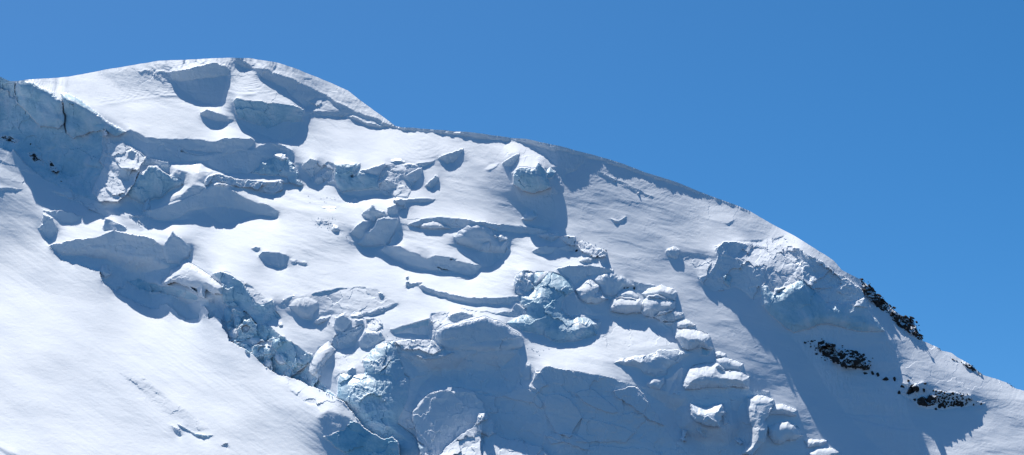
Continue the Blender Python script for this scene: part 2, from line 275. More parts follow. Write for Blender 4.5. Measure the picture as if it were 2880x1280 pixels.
feat('C', T('D','1440,1020 1530,920 1600,860 1645,775 1750,760 1850,765 1860,800 1830,880 1790,990 1760,1035 1600,1055 1530,1055'), -.45, lift=8, rad=8, thing=SV('tall square-topped ice block standing free in the middle of the snowfield'))
feat('N', T('D','1800,1000 1840,880 1875,960 1840,1020'), .1, gx=.8)
# ---- middle ------------------------------------------------------------------
feat('S', T('G','1680,225 1830,340 1950,390 2100,437 2180,430 2300,460 2400,517 2576,520 2576,470 2400,440 2200,400 1950,330')+T('H','100,540 250,590 400,620 450,640 300,652 240,655 100,580'), .12)
feat('C', T('G','1670,220 1740,185 1880,180 1950,235 2050,260 2150,325 2230,280 2330,290 2450,320')+T('H','200,460 400,500 540,515 555,535 500,600 440,640 300,600 100,540')+T('G','2400,470 2250,430 2100,400 1950,370 1830,330'), -.25, thing=CL('long sinuous crevasse wall running diagonally below the tall square block'))
feat('S', T('H','180,300 290,310 450,400 640,390 700,395 795,400 760,440 640,540 570,545 440,440'), .10)
feat('C', T('H','270,230 290,225 340,170 420,120 500,105 600,130 660,180 690,240 740,280 810,262 795,400 700,395 640,392 540,385 450,350 300,300'), -.3, rough=.04, lift=9, rad=22, thing=SV('big rounded serac with a smooth shaded face, right of the tall square block'))
feat('B', T('H','540,370 560,310 640,285 640,380 600,392'), -.1, lift=5, rad=5, thing=BK('square ice lump clinging under the big rounded serac'))
feat('B', T('H','670,215 760,200 810,255 740,280 690,240'), .3, rough=.8, lift=4, thing=BK('bright crumbly ice lump on the right shoulder of the big rounded serac'))
feat('C', T('D','1950,830 2100,770 2250,748')+T('H','200,35 400,52 500,78 580,82 700,112 960,127 1100,142 1232,175 1100,212 1000,202 800,187 720,190 640,150 560,112 480,105 400,125 340,152')+T('D','2400,865 2250,800 2120,830 2080,865'), -.25, rough=.2, thing=CL('long low ice band along the foot of the plain slope'))
feat('B', T('D','2070,862 2120,815 2200,800 2270,810 2400,865 2250,875'), .05, gx=0, lift=4, rad=10, thing=BK('smooth whaleback of snow lying in front of the long low ice band', 'snow'))
feat('C', T('H','1110,220 1160,200 1320,198 1345,235 1260,280 1200,265'), -.2, rough=.3, lift=2, thing=SV('small flat serac at the right end of the long low ice band'))
feat('C', T('H','1345,240 1400,228 1490,235 1495,330 1440,315 1380,280'), -.25, rough=1.2, thing=SV('cracked dark serac directly beneath the plain slope'))
feat('C', T('H','1050,392 1130,345 1200,325 1310,342 1260,402 1150,412'), -.25, thing=SV('almond-shaped serac in the smooth snow right of the big rounded one'))
feat('C', T('H','1310,355 1400,330 1490,322 1485,380 1400,372'), -.2, thing=SV('low serac with a snow lid beside the lone black rock'))
feat('V', T('H','1500,290 1560,280 1700,340 1810,380 1800,440 1680,440 1560,390 1495,340'), .18, rough=1.9, soft=2)
feat('C', T('H','1530,472 1590,450 1672,455 1662,495 1580,505'), -.2, lift=2, thing=BK('oval ice block half sunk in smooth snow below the rubble patch'))
feat('C', T('H','1300,556 1420,527 1550,517 1700,527 1880,570 1870,600 1720,615 1600,640 1500,690 1485,750 1440,650 1370,620'), -.25, rough=.15, thing=CL('broad smooth ice cliff under a snow tongue right of the shattered tower'))
# shattered central ice
_ice = T('H','1090,600 1200,585 1290,600 1380,640 1430,648 1475,720 1490,785 1400,830 1370,880 1360,960 1400,1020 1480,1060')+T('M','1500,40 1600,40 1760,75 1740,150 1710,160 1720,220 1600,260 1480,290 1300,300 1180,230 1060,200 980,190 850,130 800,100 870,60 1000,10')+T('H','1000,960 930,900 940,820 1000,790 1080,760 1060,700')
feat('C', T('H','870,690 900,625 980,575 1030,580 1100,610 1060,700 1080,740 1020,800 960,820 910,820'), -.1, gx=-.2, rough=1.0, lift=3, thing=SV('shaded broken serac at the left end of the shattered ice mass'))
feat('C', _ice, .055, rough=.4, lift=6, rad=40, thing=th('ice_cliff', 'large shattered cyan ice mass with branching white cracks in the middle of the icefall', 'ice cliff', 'ice', cap=True))
feat('N', T('H','1080,720 1130,640 1200,585 1220,600 1150,680 1100,730'), -.2, cut=True, rough=.3)
feat('V', T('H','940,820 950,750 1010,790 960,815'), .35, soft=1)
feat('S', T('H','1390,900 1400,830 1490,785 1520,850 1580,930 1700,1000 1800,1010 1700,1035 1560,1005 1480,1030 1420,1020'), -.08, cut=True)
feat('C', T('H','0,742 150,790 400,842 700,852 850,845 930,825 920,880 850,900 700,912 420,900 200,850 0,800')+T('G','2060,590 2100,572'), -.25, thing=CL('long bow-shaped ice band below a smooth snow swell'))
feat('S', T('H','200,850 420,900 700,912 920,895 880,925 700,935 420,925 200,870'), .1)
feat('N', T('H','330,945 500,985 700,1000 860,975 900,905 990,960 1000,1010 900,1035 600,1000 420,975'), .0, rough=.4)
# pillows right of it
feat('B', T('H','1500,780 1560,720 1650,660 1740,730 1720,800 1780,830 1830,860 1720,900 1600,905 1540,850'), .12, gx=-.35, rough=.5, lift=13, rad=26, thing=PB('ribbed snow mound with a sunlit top left of the black pebbles'))
feat('C', T('H','1665,668 1720,632 1860,608 1980,642 2060,685 2110,720 1990,760 1920,830 1860,850 1780,825 1745,740'), -.22, lift=5, rad=20, thing=SV('smooth arched snowy cliff above the black pebbles'))
feat('C', T('H','2080,680 2150,705 2300,720 2220,780 2120,770'), -.1, rough=.3, cut=True)
feat('B', T('H','1935,790 2000,768 2080,790 2130,835 2100,860 1950,850 1890,870'), .12, lift=8, rad=16, thing=PB('small smooth snow mound just below the black pebbles'))
feat('B', T('H','2170,810 2220,760 2360,730 2480,760 2515,800 2495,880 2350,850 2230,850'), .0, lift=11, rad=20, thing=PB('square-shouldered snow mound against the bare slope, upper of a pair'))
feat('B', T('H','2175,900 2220,835 2320,815 2420,860 2500,885 2500,965 2400,1010 2250,1050 2160,1000'), -.05, lift=14, rad=28, thing=PB('wide round snow mound against the bare slope, lower of a pair'))
feat('B', T('H','1840,940 1870,870 1950,840 2050,842 2150,860 2180,920 2160,1000 2000,1010 1850,980'), -.03, lift=14, rad=28, thing=PB('wide shaded snow mound in the middle of the mound cluster'))
feat('V', T('M','1760,60 1900,10 2100,30 2260,110 2400,220 2500,330 2400,340 2100,350 1800,350 1750,300'), .36, soft=8, rough=.2)
# right-lower mounds
feat('S', T('J','0,185 140,190 200,250 300,330 345,380 350,230 250,240'), -.03, cut=True, lift=-3, rad=14)
feat('B', T('J','140,180 200,140 330,112 430,150 440,190 350,232 220,235'), -.06, rough=.5, lift=10, rad=16, thing=PB('lumpy shaded mound wedged under the pair of mounds'))
feat('B', T('J','350,230 400,208 480,220 560,265 530,275 450,300 370,300'), .2, lift=9, rad=14, thing=PB('small hat-shaped snow mound with a bright top'))
feat('B', T('J','358,395 370,310 500,308 620,330 690,370 742,490 700,510 580,490 480,520 400,460'), .08, lift=18, rad=30, thing=PB('big egg-shaped snow mound under the hat-shaped one'))
feat('N', T('J','540,500 600,480 720,500 740,520 690,580 600,580'), -.2, cut=True)
feat('B', T('J','620,495 690,520 710,540 670,580 620,565'), .05, lift=4, rad=6, thing=BK('pale ice cube tucked beneath the egg-shaped mound', 'ice'))
feat('B', T('J','745,545 800,530 865,560 860,596 760,590'), .15, lift=6, rad=10, thing=PB('tiny layered snow mound perched at the slope edge'))
feat('B', T('J','760,600 870,595 1035,660 1030,740 840,720 760,690'), -.02, gx=-.1, lift=10, rad=16, thing=PB('flat-faced snow mound with a straight right edge'))
feat('B', T('J','430,880 450,800 500,700 570,660 680,660 770,640 860,720 1030,740 1100,790 1095,900 950,890 700,890 460,915'), .06, gx=-.3, lift=20, rad=36, thing=PB('largest snow mound, bright on its left and shaded on its right'))
feat('C', T('J','330,950 500,920 800,880 860,875 1000,912 1300,935 1150,990 1090,1050 1085,1145 820,1145 840,1060 700,1080 510,1060 460,1000'), -.15, rough=.2, thing=CL('pale shaded ice band beneath the largest snow mound', cap=False))
# lobe left of the basin
feat('C', T('M','1880,500 1950,462 2100,442 2250,422 2330,375 2500,370')+T('J','300,508 470,528 540,550 430,600 350,660 280,700 270,760 150,785 60,765 0,700'), -.18, rough=.25, lift=6, rad=26, thing=CL('bulging shaded snow cliff overlooking the blue basin'))
feat('B', T('J','60,850 130,800 240,790 250,850 200,920 110,900'), -.02, lift=9, rad=12, thing=PB('pale disc-shaped snow lump below the bulging cliff'))
# blue basin
feat('N', T('N','1040,440 1330,500 1340,380 1500,260 1500,400 1400,530 1540,560 1600,640 1580,700 1590,800 1700,850 1900,860 1970,820 1940,700 1930,640 2080,570 2160,560 2150,700 2200,880 2180,1040 2100,1137 2300,1400 1300,1400 1560,1137 1400,1000 1320,880 1200,700 1100,540'), -.09, rough=.12, cut=True, lift=-9, rad=60)
feat('B', T('N','1580,630 1660,660 1750,660 1900,630 1920,680 1942,720 1890,760 1880,860 1800,850 1700,830 1620,800 1580,740'), .12, gx=-.3, rough=.35, lift=18, rad=24, jump=9, thing=BK('large sunlit ice block standing alone in the dark blue basin', 'firn'))
feat('B', T('N','1895,755 1930,770 1972,825 1915,845'), .05, lift=6, rad=7, thing=BK('small chip at the right foot of the sunlit block in the basin'))
for q, (nm, s_) in enumerate([('1500,890 1550,915 1530,960 1500,950','upper chip of ice of the close pair on the basin floor'),('1475,970 1510,950 1548,995 1500,1000','lower chip of ice of the close pair on the basin floor'),('1640,880 1680,885 1745,960 1720,965 1660,920','streak-like shard below the sunlit block in the basin'),('2030,990 2070,975 2110,1020 2080,1040','faint blue lump near the right side of the basin')]):
    feat('B', T('N', nm), .12, rough=.5, lift=6, rad=6, jump=5, thing=BK(s_, 'firn'))
feat('V', T('N','1300,1000 1340,975 1400,1000 1480,1060 1540,1130 1560,1300 1400,1100'), .24, rough=1.6, soft=2)
# right pillows at bottom
feat('B', T('N','2160,570 2250,545 2330,552 2420,590 2400,680 2330,800 2360,880 2330,1000 2200,1137 2090,1137 2180,1040 2200,880 2150,700'), .30, gx=-.2, rough=.35, lift=14, rad=24, jump=8, thing=PB('tall sunlit snow buttress on the right rim of the blue basin'))
feat('N', T('N','2180,620 2250,585 2340,582 2380,600 2340,632 2230,642'), .0, soft=5)
feat('B', T('O','0,730 20,680 60,640 150,635 280,680 290,745 230,745 60,735'), -.12, lift=13, rad=18, thing=PB('scoop-fronted snow mound next to the tall buttress'))
feat('B', T('O','5,860 60,830 200,800 270,835 345,950 290,985 180,1000 120,1040 60,1020 10,940'), -.04, lift=16, rad=24, thing=PB('hooded snow mound with a dark hollow underneath it'))
feat('V', T('O','0,740 100,750 250,800 100,810 0,820'), .35, soft=3)
feat('B', T('O','360,1000 430,980 600,1000 540,1050 400,1065'), .12, lift=9, rad=12, thing=PB('low oval snow mound at the foot of the bare slope'))
feat('B', T('O','415,1130 480,1070 620,1070 720,1110 640,1180 450,1200'), .2, lift=9, rad=14, thing=PB('bottommost snow mound, cut by the lower edge of the photo'))
# ---- lower middle ------------------------------------------------------------
feat('C', T('G','670,780 700,730 830,690 740,770 690,790'), -.1, thing=CL('short ice step where the wind-rippled snowfield ends'))
feat('C', T('G','980,680 1100,632 1250,612 1380,605 1200,650 1080,680'), -.1, thing=CL('thin pale blue slit of ice across the lower snowfield', 'ice'))
feat('N', T('G','755,790 840,715 950,700 1050,740 1060,790 1000,890 1000,930 900,915 820,850'), .0, lift=8, rad=26, soft=8)
feat('C', T('G','1370,890 1420,850 1530,855 1700,795 1840,755 1865,775 1800,820 1600,885 1450,900'), -.3, rough=.5, thing=CL('dark slanting ice step below the crusty snow swell'))
feat('C', T('G','1210,980 1230,900 1320,855 1390,945 1350,1010 1290,1060 1220,1020'), -.25, gx=.1, lift=6, rad=8, thing=BK('dark angular ice cube beside the bright hollow'))
feat('N', T('G','1430,930 1500,930 1525,1000 1470,1000'), -.1, cut=True, rough=.3)
feat('C', T('G','1200,1145 1230,1090 1350,1025 1480,980 1520,1000 1440,1090 1430,1190 1220,1230 1180,1200'), -.25, rough=.4, thing=SV('dark jagged serac in front of the angular ice cube'))
feat('C', T('G','1455,1145 1530,1042 1680,1050 1722,1120 1640,1190 1560,1220 1480,1200'), -.15, gx=-.2, rough=.3, lift=5, thing=SV('faceted grey serac above the sunlit snow lobe'))
feat('C', T('G','1770,1030 1850,1003 2000,965 2180,900 2178,1080 2100,1078 1950,1058 1830,1075'), -.25, rough=.12, thing=CL('wedge-shaped ice cliff left of the largest serac face'))
feat('C', T('M','205,40 250,15 340,-5 470,15 400,55 260,80'), -.15, rough=.5, thing=CL('ragged dark niche on the crest above the largest serac face'))
feat('C', T('M','100,180 180,135 330,92 450,80 590,38 700,80 790,112 850,170 940,220 972,290 960,345 920,365 730,378 500,372 290,378 180,372 115,300 85,220'), -.3, rough=.12, lift=6, rad=16, thing=SV('largest broad flat-faced serac with a pale lower stripe, lower middle'))
feat('N', T('M','-100,440 280,400 180,372 925,372 940,450 932,620 900,720 850,800 740,835 500,790 420,770 260,745 130,750 0,800 -100,790'), -.10, rough=.35, cut=True, lift=-7, rad=60)
feat('N', T('L','1860,110 2000,130 2100,180 2400,140 2576,120 2576,480 2400,460 2200,500 2100,600 2010,700 1950,650 1980,400 1900,230'), -.09, rough=.3, cut=True, lift=-5, rad=40)
feat('V', T('L','1900,80 2000,20 2200,-20 2330,80 2200,140 2050,100'), .34, rough=1.2, soft=3)
# bottom slab and knolls
feat('N', T('M','1060,690 1170,560 1220,537 1400,572 1600,600 1800,640 1950,690 2110,742 2200,850 2300,1050 2390,1130 2500,1300 2600,1700 -600,1700 -200,900 0,830 130,760 260,745 420,790 600,830 760,830 880,780 930,745 1010,760'), -.07, gx=.05, rough=.4, cut=True)
feat('C', T('M','1060,690 1170,560 1222,537 1400,572 1600,602 1800,642 1950,690 2110,742 2030,760 1900,800 1700,780 1500,800 1300,780 1180,820 1100,760'), -.14, rough=.3, thing=CL('long shaded ice cliff crowned by glittering snow, lower centre', cap=True))
feat('N', T('M','1185,900 1215,830 1260,812 1350,820 1450,885 1540,990 1560,1060 1500,1145 1440,1260 1300,1200 1200,1020'), -.12, gx=-.12, jump=2.5, cut=True, rough=.12)
feat('N', T('M','1500,800 1650,765 1700,790 1800,870 1930,985 1860,1010 1700,960 1580,900'), -.10, gx=.1, jump=2, cut=True, rough=.12)
feat('N', T('M','1880,790 2030,740 2120,752 2200,850 2300,1000 2385,1135 2250,1080 2050,930 1930,860'), -.08, gx=.15, jump=2.5, cut=True, rough=.3)
feat('N', T('M','760,830 880,775 1000,760 1090,800 1170,900 1150,960 1050,900 900,880'), -.05, jump=1.5, cut=True, rough=.15)
feat('N', T('M','1560,1060 1750,1090 1950,1140 2100,1200 2000,1300 1500,1300'), -.14, jump=1.5, cut=True, rough=.3)
feat('N', T('N','560,1060 700,1045 900,1075 1100,1070 1280,1137 1300,1250 500,1250'), .0, jump=2, cut=True, rough=.12)
feat('C', T('M','940,590 1000,512 1047,522 1050,600 1040,672 990,672 945,620'), -.2, lift=4, rad=8, thing=BK('rounded dark ice block on the edge of the shaded basin, left of the glittering crest'))
feat('C', T('M','1065,690 1090,595 1150,590 1130,665'), -.1, lift=3, rad=8, thing=BK('small grey ice stub tucked left of the glittering crest'))
feat('V', T('M','850,800 930,690 940,620 1040,690 1100,770 1000,745 920,750'), .35, rough=.8, soft=2)
feat('V', T('L','2015,705 2080,600 2200,510 2400,458 2500,470 2700,480 2560,560 2400,500 2200,560 2090,630'), .36, rough=.8, soft=2)
feat('N', T('L','2015,705 2080,600 2200,510 2400,458 2500,470')+T('M','440,780 480,800 560,900 590,1000 560,1100 540,1300 600,2000 100,2000')+T('L','2150,1700 2060,1000 2010,800'), -.04, jump=8, cut=True, rough=.3)
feat('V', T('L','2015,705 2080,600 2200,510 2400,458 2500,470 2690,490')+T('M','440,800 380,790 250,790 130,790 0,830')+T('L','2080,650'), .36, rough=.6, soft=1.5)

_lp = [(1215,1300),(1240,1280),(1262,1253),(1290,1228),(1330,1204),(1345,1180),(1345,1165),(1370,1163),(1385,1185),(1390,1215),(1410,1232),(1460,1240),(1520,1258),(1560,1300),(1500,1330),(1250,1330)]
feat('V', _lp, .40, rough=.7, cut=True, jump=9)
feat('B', [(1343,1212),(1345,1170),(1362,1161),(1384,1180),(1397,1215),(1375,1228)], .12, rough=1.0, lift=8, rad=12, thing=BK('knobbly snow-plastered ice head near the bottom edge of the photo'))
feat('N', T('N','130,960 220,920 400,930 560,1020 560,1100 450,1060 300,1010 180,1030'), .03, rough=.3, jump=2, cut=True)
# ---- ice tower and blue lip --------------------------------------------------
feat('V', T('L','960,270 1000,170 1060,60 1180,20 1220,90 1380,80 1430,20 1560,60 1700,0 1500,190 1520,310 1300,300 1220,370 1190,300 1080,270 1050,380 970,330'), .36, rough=.25, soft=2)
feat('B', T('L','962,310 975,220 1020,140 1080,60 1160,0 1200,60 1210,120 1140,200 1090,260 1090,340 1050,385 1010,330'), .30, gx=-.1, lift=14, rad=18, thing=PB('white snow lobe draped in front of the blue ice tower'))
feat('C', T('L','1500,190 1600,80 1700,5 1820,0 1860,80 1900,230 1930,330 1975,380 1965,560 1920,680 1880,760 1860,830 1950,900 2040,980 2130,1060 2120,1300 1900,1300 1860,1010 1800,960 1720,980 1600,930 1480,840 1400,720 1300,610 1240,560 1250,420 1275,340 1310,320 1400,340 1520,320'), .055, rough=.32, lift=14, rad=34, thing=th('ice_tower', 'tall cracked cyan ice tower with a pointed top near the bottom of the icefall', 'ice tower', 'ice', thick=14))
feat('N', T('L','1820,110 1860,80 1900,230 1975,380 1960,560 1920,680 1860,760 1800,600 1760,350'), .06, gx=.35, rough=.3, cut=False)
feat('N', T('L','1280,640 1450,420 1600,480 1760,620 1860,780 1840,940 1720,975 1600,928 1480,838 1400,720'), -.03, rough=.8, cut=False); FEAT[-1]['keep'] = True

feat('N', T('L','2040,970 2130,1060 2120,1400 2400,1400 2200,1100 2080,900 1960,760 1900,800'), -.05, rough=1.0, cut=True, lift=-5, rad=30)
# ---- foreground slope details -----------------------------------------------
feat('N', T('K','1780,830 1850,860 1950,920 2050,940 2150,950 2110,980 2000,960 1880,900'), -.05, rough=.7, cut=True, thing=th('ice_patch', 'small blue ice patch showing through the smooth foreground slope', 'ice patch', 'ice', cap=False))
feat('V', T('K','1230,330 1500,420 1800,650 2100,880 1950,900 1700,760 1400,520'), .22, soft=9, rough=.22)
feat('N', T('K','1540,490 1600,520 1612,540 1570,520'), .05); feat('N', T('K','1425,370 1460,385 1450,395'), .05)
feat('N', T('K','1730,850 1800,880 1830,940 1800,950 1760,900'), .05, rough=.5)
feat('N', T('K','2230,1050 2280,1020 2310,1070 2290,1090'), .12, rough=.9)
feat('V', T('L','760,440 900,500 1000,560 1060,620 980,640 860,560 760,480'), .22, soft=3, rough=.5)
feat('V', T('L','1000,600 1100,590 1250,640 1300,690 1250,740 1100,700'), .25, soft=3, rough=.4)
feat('N', T('K','-100,1040 0,1060 100,1110 180,1145 300,1300 150,1300 60,1145'), .1, soft=5)
feat('V', T('L','600,330 1000,480 1250,600 1400,720 1320,760 1150,640 950,560 800,450 620,380'), .37, soft=8, rough=.12)
feat('N', T('L','1080,900 1060,760 1150,700 1280,720 1390,760 1400,800 1320,890 1200,930 1110,965'), .0, gx=.5, soft=9, rough=.12)
feat('C', T('L','1100,960 1200,930 1320,890 1390,780 1480,835 1600,928 1720,975 1800,955 1855,1005 1870,1137 1875,1400 1500,1400 1350,1140 1200,1040 1130,975'), -.2, gx=.1, rough=.35, cut=True, thing=th('ice_cliff', 'vivid blue ice cliff under the lip of the foreground slope', 'ice cliff', 'blue', 'ice cliffs breaking the snowfield', cap=False))
# ---- right face --------------------------------------------------------------
feat('V', T('I','750,470 1000,430 1200,420 1450,380 1530,470 1600,600 1620,700 1640,800 1400,960 1350,950 1240,850 1270,680 1080,680 1020,620 960,580 1040,480'), .40, soft=4, rough=.9)
feat('V', T('I','560,640 620,560 750,600 760,700 700,790 620,820 590,780'), .26, soft=4, rough=.5, gx=-.2)
feat('C', T('I','265,510 340,480 400,500 380,600 310,600 275,570'), -.05, lift=4, rad=10, rough=.3, thing=BK('small snow-plastered ice block alone on the bare slope'))
feat('N', T('I','600,800 700,750 740,680 790,560 760,490 850,430 1000,432 1080,462 1010,520 960,580 1030,620 1080,680 1260,690 1240,850 1250,1000 1150,1010 1000,900 950,890 860,900 840,920 740,920 640,850'), -.10, rough=.45, cut=True, thing=th('ice_cliff', 'horseshoe-shaped shaded ice recess in the bare right slope', 'ice cliff', 'firn', 'ice cliffs breaking the snowfield', cap=False))
feat('B', T('I','820,770 880,730 930,800 900,880 840,840'), .0, rough=1.2, lift=8, rad=10, thing=BK('pale crumbly ice nose inside the horseshoe recess', 'ice'))
feat('V', T('I','400,560 600,560 580,700 410,640'), .19, rough=.5, soft=6)
feat('C', T('I','1880,980 1900,1040 2100,1050 2260,1000 2290,1080')+T('P','1035,650 1100,720 1160,790 1172,830 930,835 650,765 550,752 400,800 250,850 150,770 0,640 -60,560')+T('I','1200,880 1240,850 1290,880 1350,960 1400,940 1470,890 1640,800 1700,860 1800,950'), -.15, rough=.22, lift=14, rad=30, jump=1.2, thing=CL('great pale cyan ice cliff hanging on the right shoulder of the mountain', 'ice', thick=20))
feat('N', T('I','1530,490 1590,487 1700,560 1850,640 1940,720 1950,750 2030,770 2200,880 2250,960 2290,1090 2100,1060 1900,1050 1800,960 1700,870 1640,800 1610,700 1550,640 1600,600'), -.08, rough=1.0, cut=True, thing=CL('rugged shaded ice ridge on the upper right side of the great cyan cliff', 'firn'))
feat('V', T('I','1240,850 1270,700 1620,640 1640,800 1500,860 1380,900 1350,970 1320,900'), .38, rough=.6, soft=2)
feat('B', T('I','1345,980 1360,900 1480,880 1400,920'), .2, lift=6, thing=BK('white tusk of snow hanging from the rim of the great cyan cliff', 'snow'))
# shade belt under the great cliff
feat('S', T('P','250,850 550,760 1170,840 1240,930 1380,1180')+T('O','1360,225 1300,265 1200,310 1180,350')+T('J','2400,740 1900,420 1500,330'), .10, soft=2)
feat('V', T('O','450,640 640,700 1240,755 1240,775 700,740 640,720'), .04, soft=1.5, rough=.2)
feat('V', T('O','640,715 900,775 1300,870 1640,900 1640,918 1280,890 1060,830 800,770'), .30, soft=1.5)
feat('N', T('O','1840,945 2000,980 2300,1030 2700,1090 2700,1125 2300,1070 2000,1010'), .02, soft=2.5)
_core = T('J','1790,450 1850,430 1960,470 2000,500 2150,530 2260,570 2320,650 2300,700 2150,700 2050,690 1980,650 1900,600 1830,560 1800,500')
_r1 = T('J','1640,430 1700,410 1850,420 2000,460 2150,520 2280,590 2330,640 2310,700 2150,700 2000,665 1870,640 1760,560 1750,490')
feat('C', _r1, .0, rough=.3, cut=False)
_r2 = T('O','1310,520 1350,420 1420,440 1560,410 1620,480 1760,500 1900,520 2040,540 2060,600 2180,620 2100,650 2000,660 1700,690 1500,650 1380,560')
feat('C', _r2, -.25, rough=.3, cut=False)
_r3 = T('P','940,303 1050,350 1060,405 1170,500 1280,600 1250,690 1100,580 970,450')
_r4 = T('P','1250,690 1280,640 1450,680 1500,720 1530,800 1560,925 1500,900 1350,800 1240,740')

feat('C', T('G','1938,540 1968,540 1964,615 1945,612'), -.3, cut=True)
feat('N', T('G','1935,495 1960,490 1965,530 1945,528'), -.1, cut=True)
feat('N', T('G','1960,560 2040,545 2110,550 2070,590 1980,600'), -.05, cut=True, rough=.3)
feat('N', T('G','780,320 930,340 960,380 880,380 790,350'), .05, soft=2, rough=.6)
feat('N', T('G','380,205 430,185 480,195 450,250 430,235'), -.2, cut=True, thing=BK('tiny dark chip at the upper left of the lone round-bottomed crevasse hole'))
feat('C', T('G','450,280 500,240 580,245 660,240 740,280 762,300 740,380 640,415 590,380 530,375'), -.15, rough=.15, thing=CL('lone round-bottomed ice hollow in the middle of the rippled snowfield'))
feat('N', T('G','1370,620 1500,600 1640,620 1700,680 1600,680 1450,650'), .12, soft=3, rough=.5)
feat('N', T('G','1650,650 1700,660 1730,700 1690,710'), -.1, cut=True)
feat('N', T('E','300,480 420,470 400,490 310,500'), .1, soft=1.5)
feat('V', T('E','580,560 640,500 700,490 690,520 640,560'), .42, soft=1.5)
feat('N', T('E','600,565 660,550 700,520 750,480 700,530 640,572'), -.05)
feat('N', T('E','1700,575 1800,600 1860,640 1980,690 2120,760 2280,850 2280,870 2100,790 1950,710 1840,665'), .02, soft=1.2, rough=.3)
feat('N', T('E','1860,1060 1930,1070 2000,1030 2010,1060 1960,1105 1900,1095'), .0, soft=2, rough=.4)
feat('N', T('I','860,245 900,235 960,205 930,240 880,262'), .0, soft=1.5)
feat('V', T('H','0,685 200,650 500,690 800,660 900,600 900,680 870,760 700,830 400,820 150,770'), .40, soft=5)
feat('V', T('D','760,480 1100,560 1300,600 1600,560 1500,640 1200,720 900,680 700,640'), .50, soft=12)
feat('V', T('A','560,480 1000,560 1300,840 1000,700 700,560'), .52, soft=10)

# crack lines and small relief of the lower middle
feat('V', T('X','120,350 250,260 480,250 700,230 900,180 1060,180 1150,290 1280,330 1000,420 800,470 600,430 450,480 180,440'), .25, soft=6, rough=.28)
feat('N', T('X','190,380 260,290 340,265 430,290 480,330 470,420 420,500 340,480 240,430'), -.02, soft=7)
feat('N', T('X','90,350 150,290 250,260 150,330 100,360'), -.1, cut=True)
feat('N', T('X','1085,235 1120,230 1150,270 1120,285'), -.1, cut=True, thing=BK('tiny dark notch of ice on the crusty swell'))
feat('N', T('X','450,500 560,480 610,460 560,510 480,545 440,525'), -.05, cut=True, rough=.8)
feat('V', T('X','960,500 1100,490 1140,560 1080,610 980,590'), .3, rough=1.6)
feat('C', T('X','1220,600 1300,585 1440,540 1600,490 1600,560 1400,590 1300,625 1240,640'), -.35, thing=CL('pale upper strip of the wedge-shaped ice cliff', 'ice'))
feat('V', T('X','1620,440 1800,410 1780,480 1720,540 1660,620 1640,700 1600,650 1610,560'), .35, rough=.9, soft=2)
feat('C', T('X','1790,490 1850,440 1920,420 1980,430 2060,460 2000,480 1850,515'), -.1, rough=.4)
feat('V', T('X','1260,720 1400,700 1600,700 1740,790 1650,850 1500,800 1350,790'), .36, rough=1.1, jump=3, cut=True)
feat('N', T('X','1430,820 1520,800 1620,850 1540,865'), -.1, cut=True)
feat('V', T('X','1440,850 1600,880 1860,830 1700,890 1560,900'), .2, jump=3, cut=True)
feat('B', T('X','390,1010 400,950 450,870 480,830 620,760 660,800 560,840 500,940 520,960 480,1000 430,1060'), .3, jump=2, thing=BK('curled bright snow flake at the left foot of the white lobe', 'snow'))
feat('C', T('X','770,1020 820,980 870,990 850,1060 790,1060'), -.2, rough=.2, thing=BK('dark arched hollow block in the snow left of the tower'))
feat('C', T('X','20,690 130,660 240,740 330,800 440,870 400,950 300,1020 240,1040 120,880 0,760'), -.2, rough=.5, thing=SV('dark overhanging ice bowl left of the white snow lobe', 'ice'))
feat('C', T('X','245,1040 300,990 370,950 385,925 380,960 330,1010 270,1045'), -.6, cut=True, lift=-6, rad=5)
feat('B', T('X','80,545 110,535 130,560 95,565'), .0, jump=1.5, thing=BK('speck-sized block at the left of the bright hollow'))
feat('C', T('X','1870,790 2050,735 2200,715 2330,712 2420,740 2400,800 2200,812 2000,812'), .0, gx=-.1, cut=False)
for q in ('1135,960 1150,880 1165,800 1185,730 1192,732 1172,820 1158,900 1142,965','1090,1030 1150,980 1240,880 1244,884 1165,985 1095,1034','1015,910 1022,912 1022,950 1016,948','980,960 986,962 974,1030 968,1028','2300,800 2325,740 2345,695 2350,698 2330,750 2308,802','1385,110 1392,112 1390,180 1382,180'):
    feat('C', T('X', q), -.6, lift=-3, rad=2, cut=True)
    FEAT[-1]['keep'] = True
for q in ('205,300 211,300 212,348 206,345','352,330 358,330 357,372 351,370','590,265 596,268 604,372 597,368','548,250 600,265 600,272 560,262'):
    feat('C', T('Y', q), -.6, lift=-3, rad=2, cut=True)
    FEAT[-1]['keep'] = True
feat('N', T('Y','300,280 360,230 400,250 480,300 530,400 520,440 440,440 340,420 290,400'), -.05, gx=-.5, soft=4); FEAT[-1]['keep'] = True
feat('N', T('Y','340,940 640,990 700,1000 860,1090 820,1130 700,1090 600,1040'), .1, soft=2, rough=.8)
feat('N', T('Y','0,935 100,938 200,955 120,965 20,955'), .0, soft=1.5)
feat('N', T('Y','170,800 220,795 280,815 285,835 220,825'), .0, cut=True)
feat('C', T('Y','1030,690 1070,640 1090,680 1060,720'), -.1); feat('N', T('Y','935,665 960,655 970,680 940,690'), -.1, cut=True)
feat('N', T('Y','825,480 850,475 905,560 860,700 840,760 810,720 830,600'), -.1, rough=.5, cut=True)
feat('V', T('Y','835,480 850,478 870,510 840,530'), .4, jump=7)
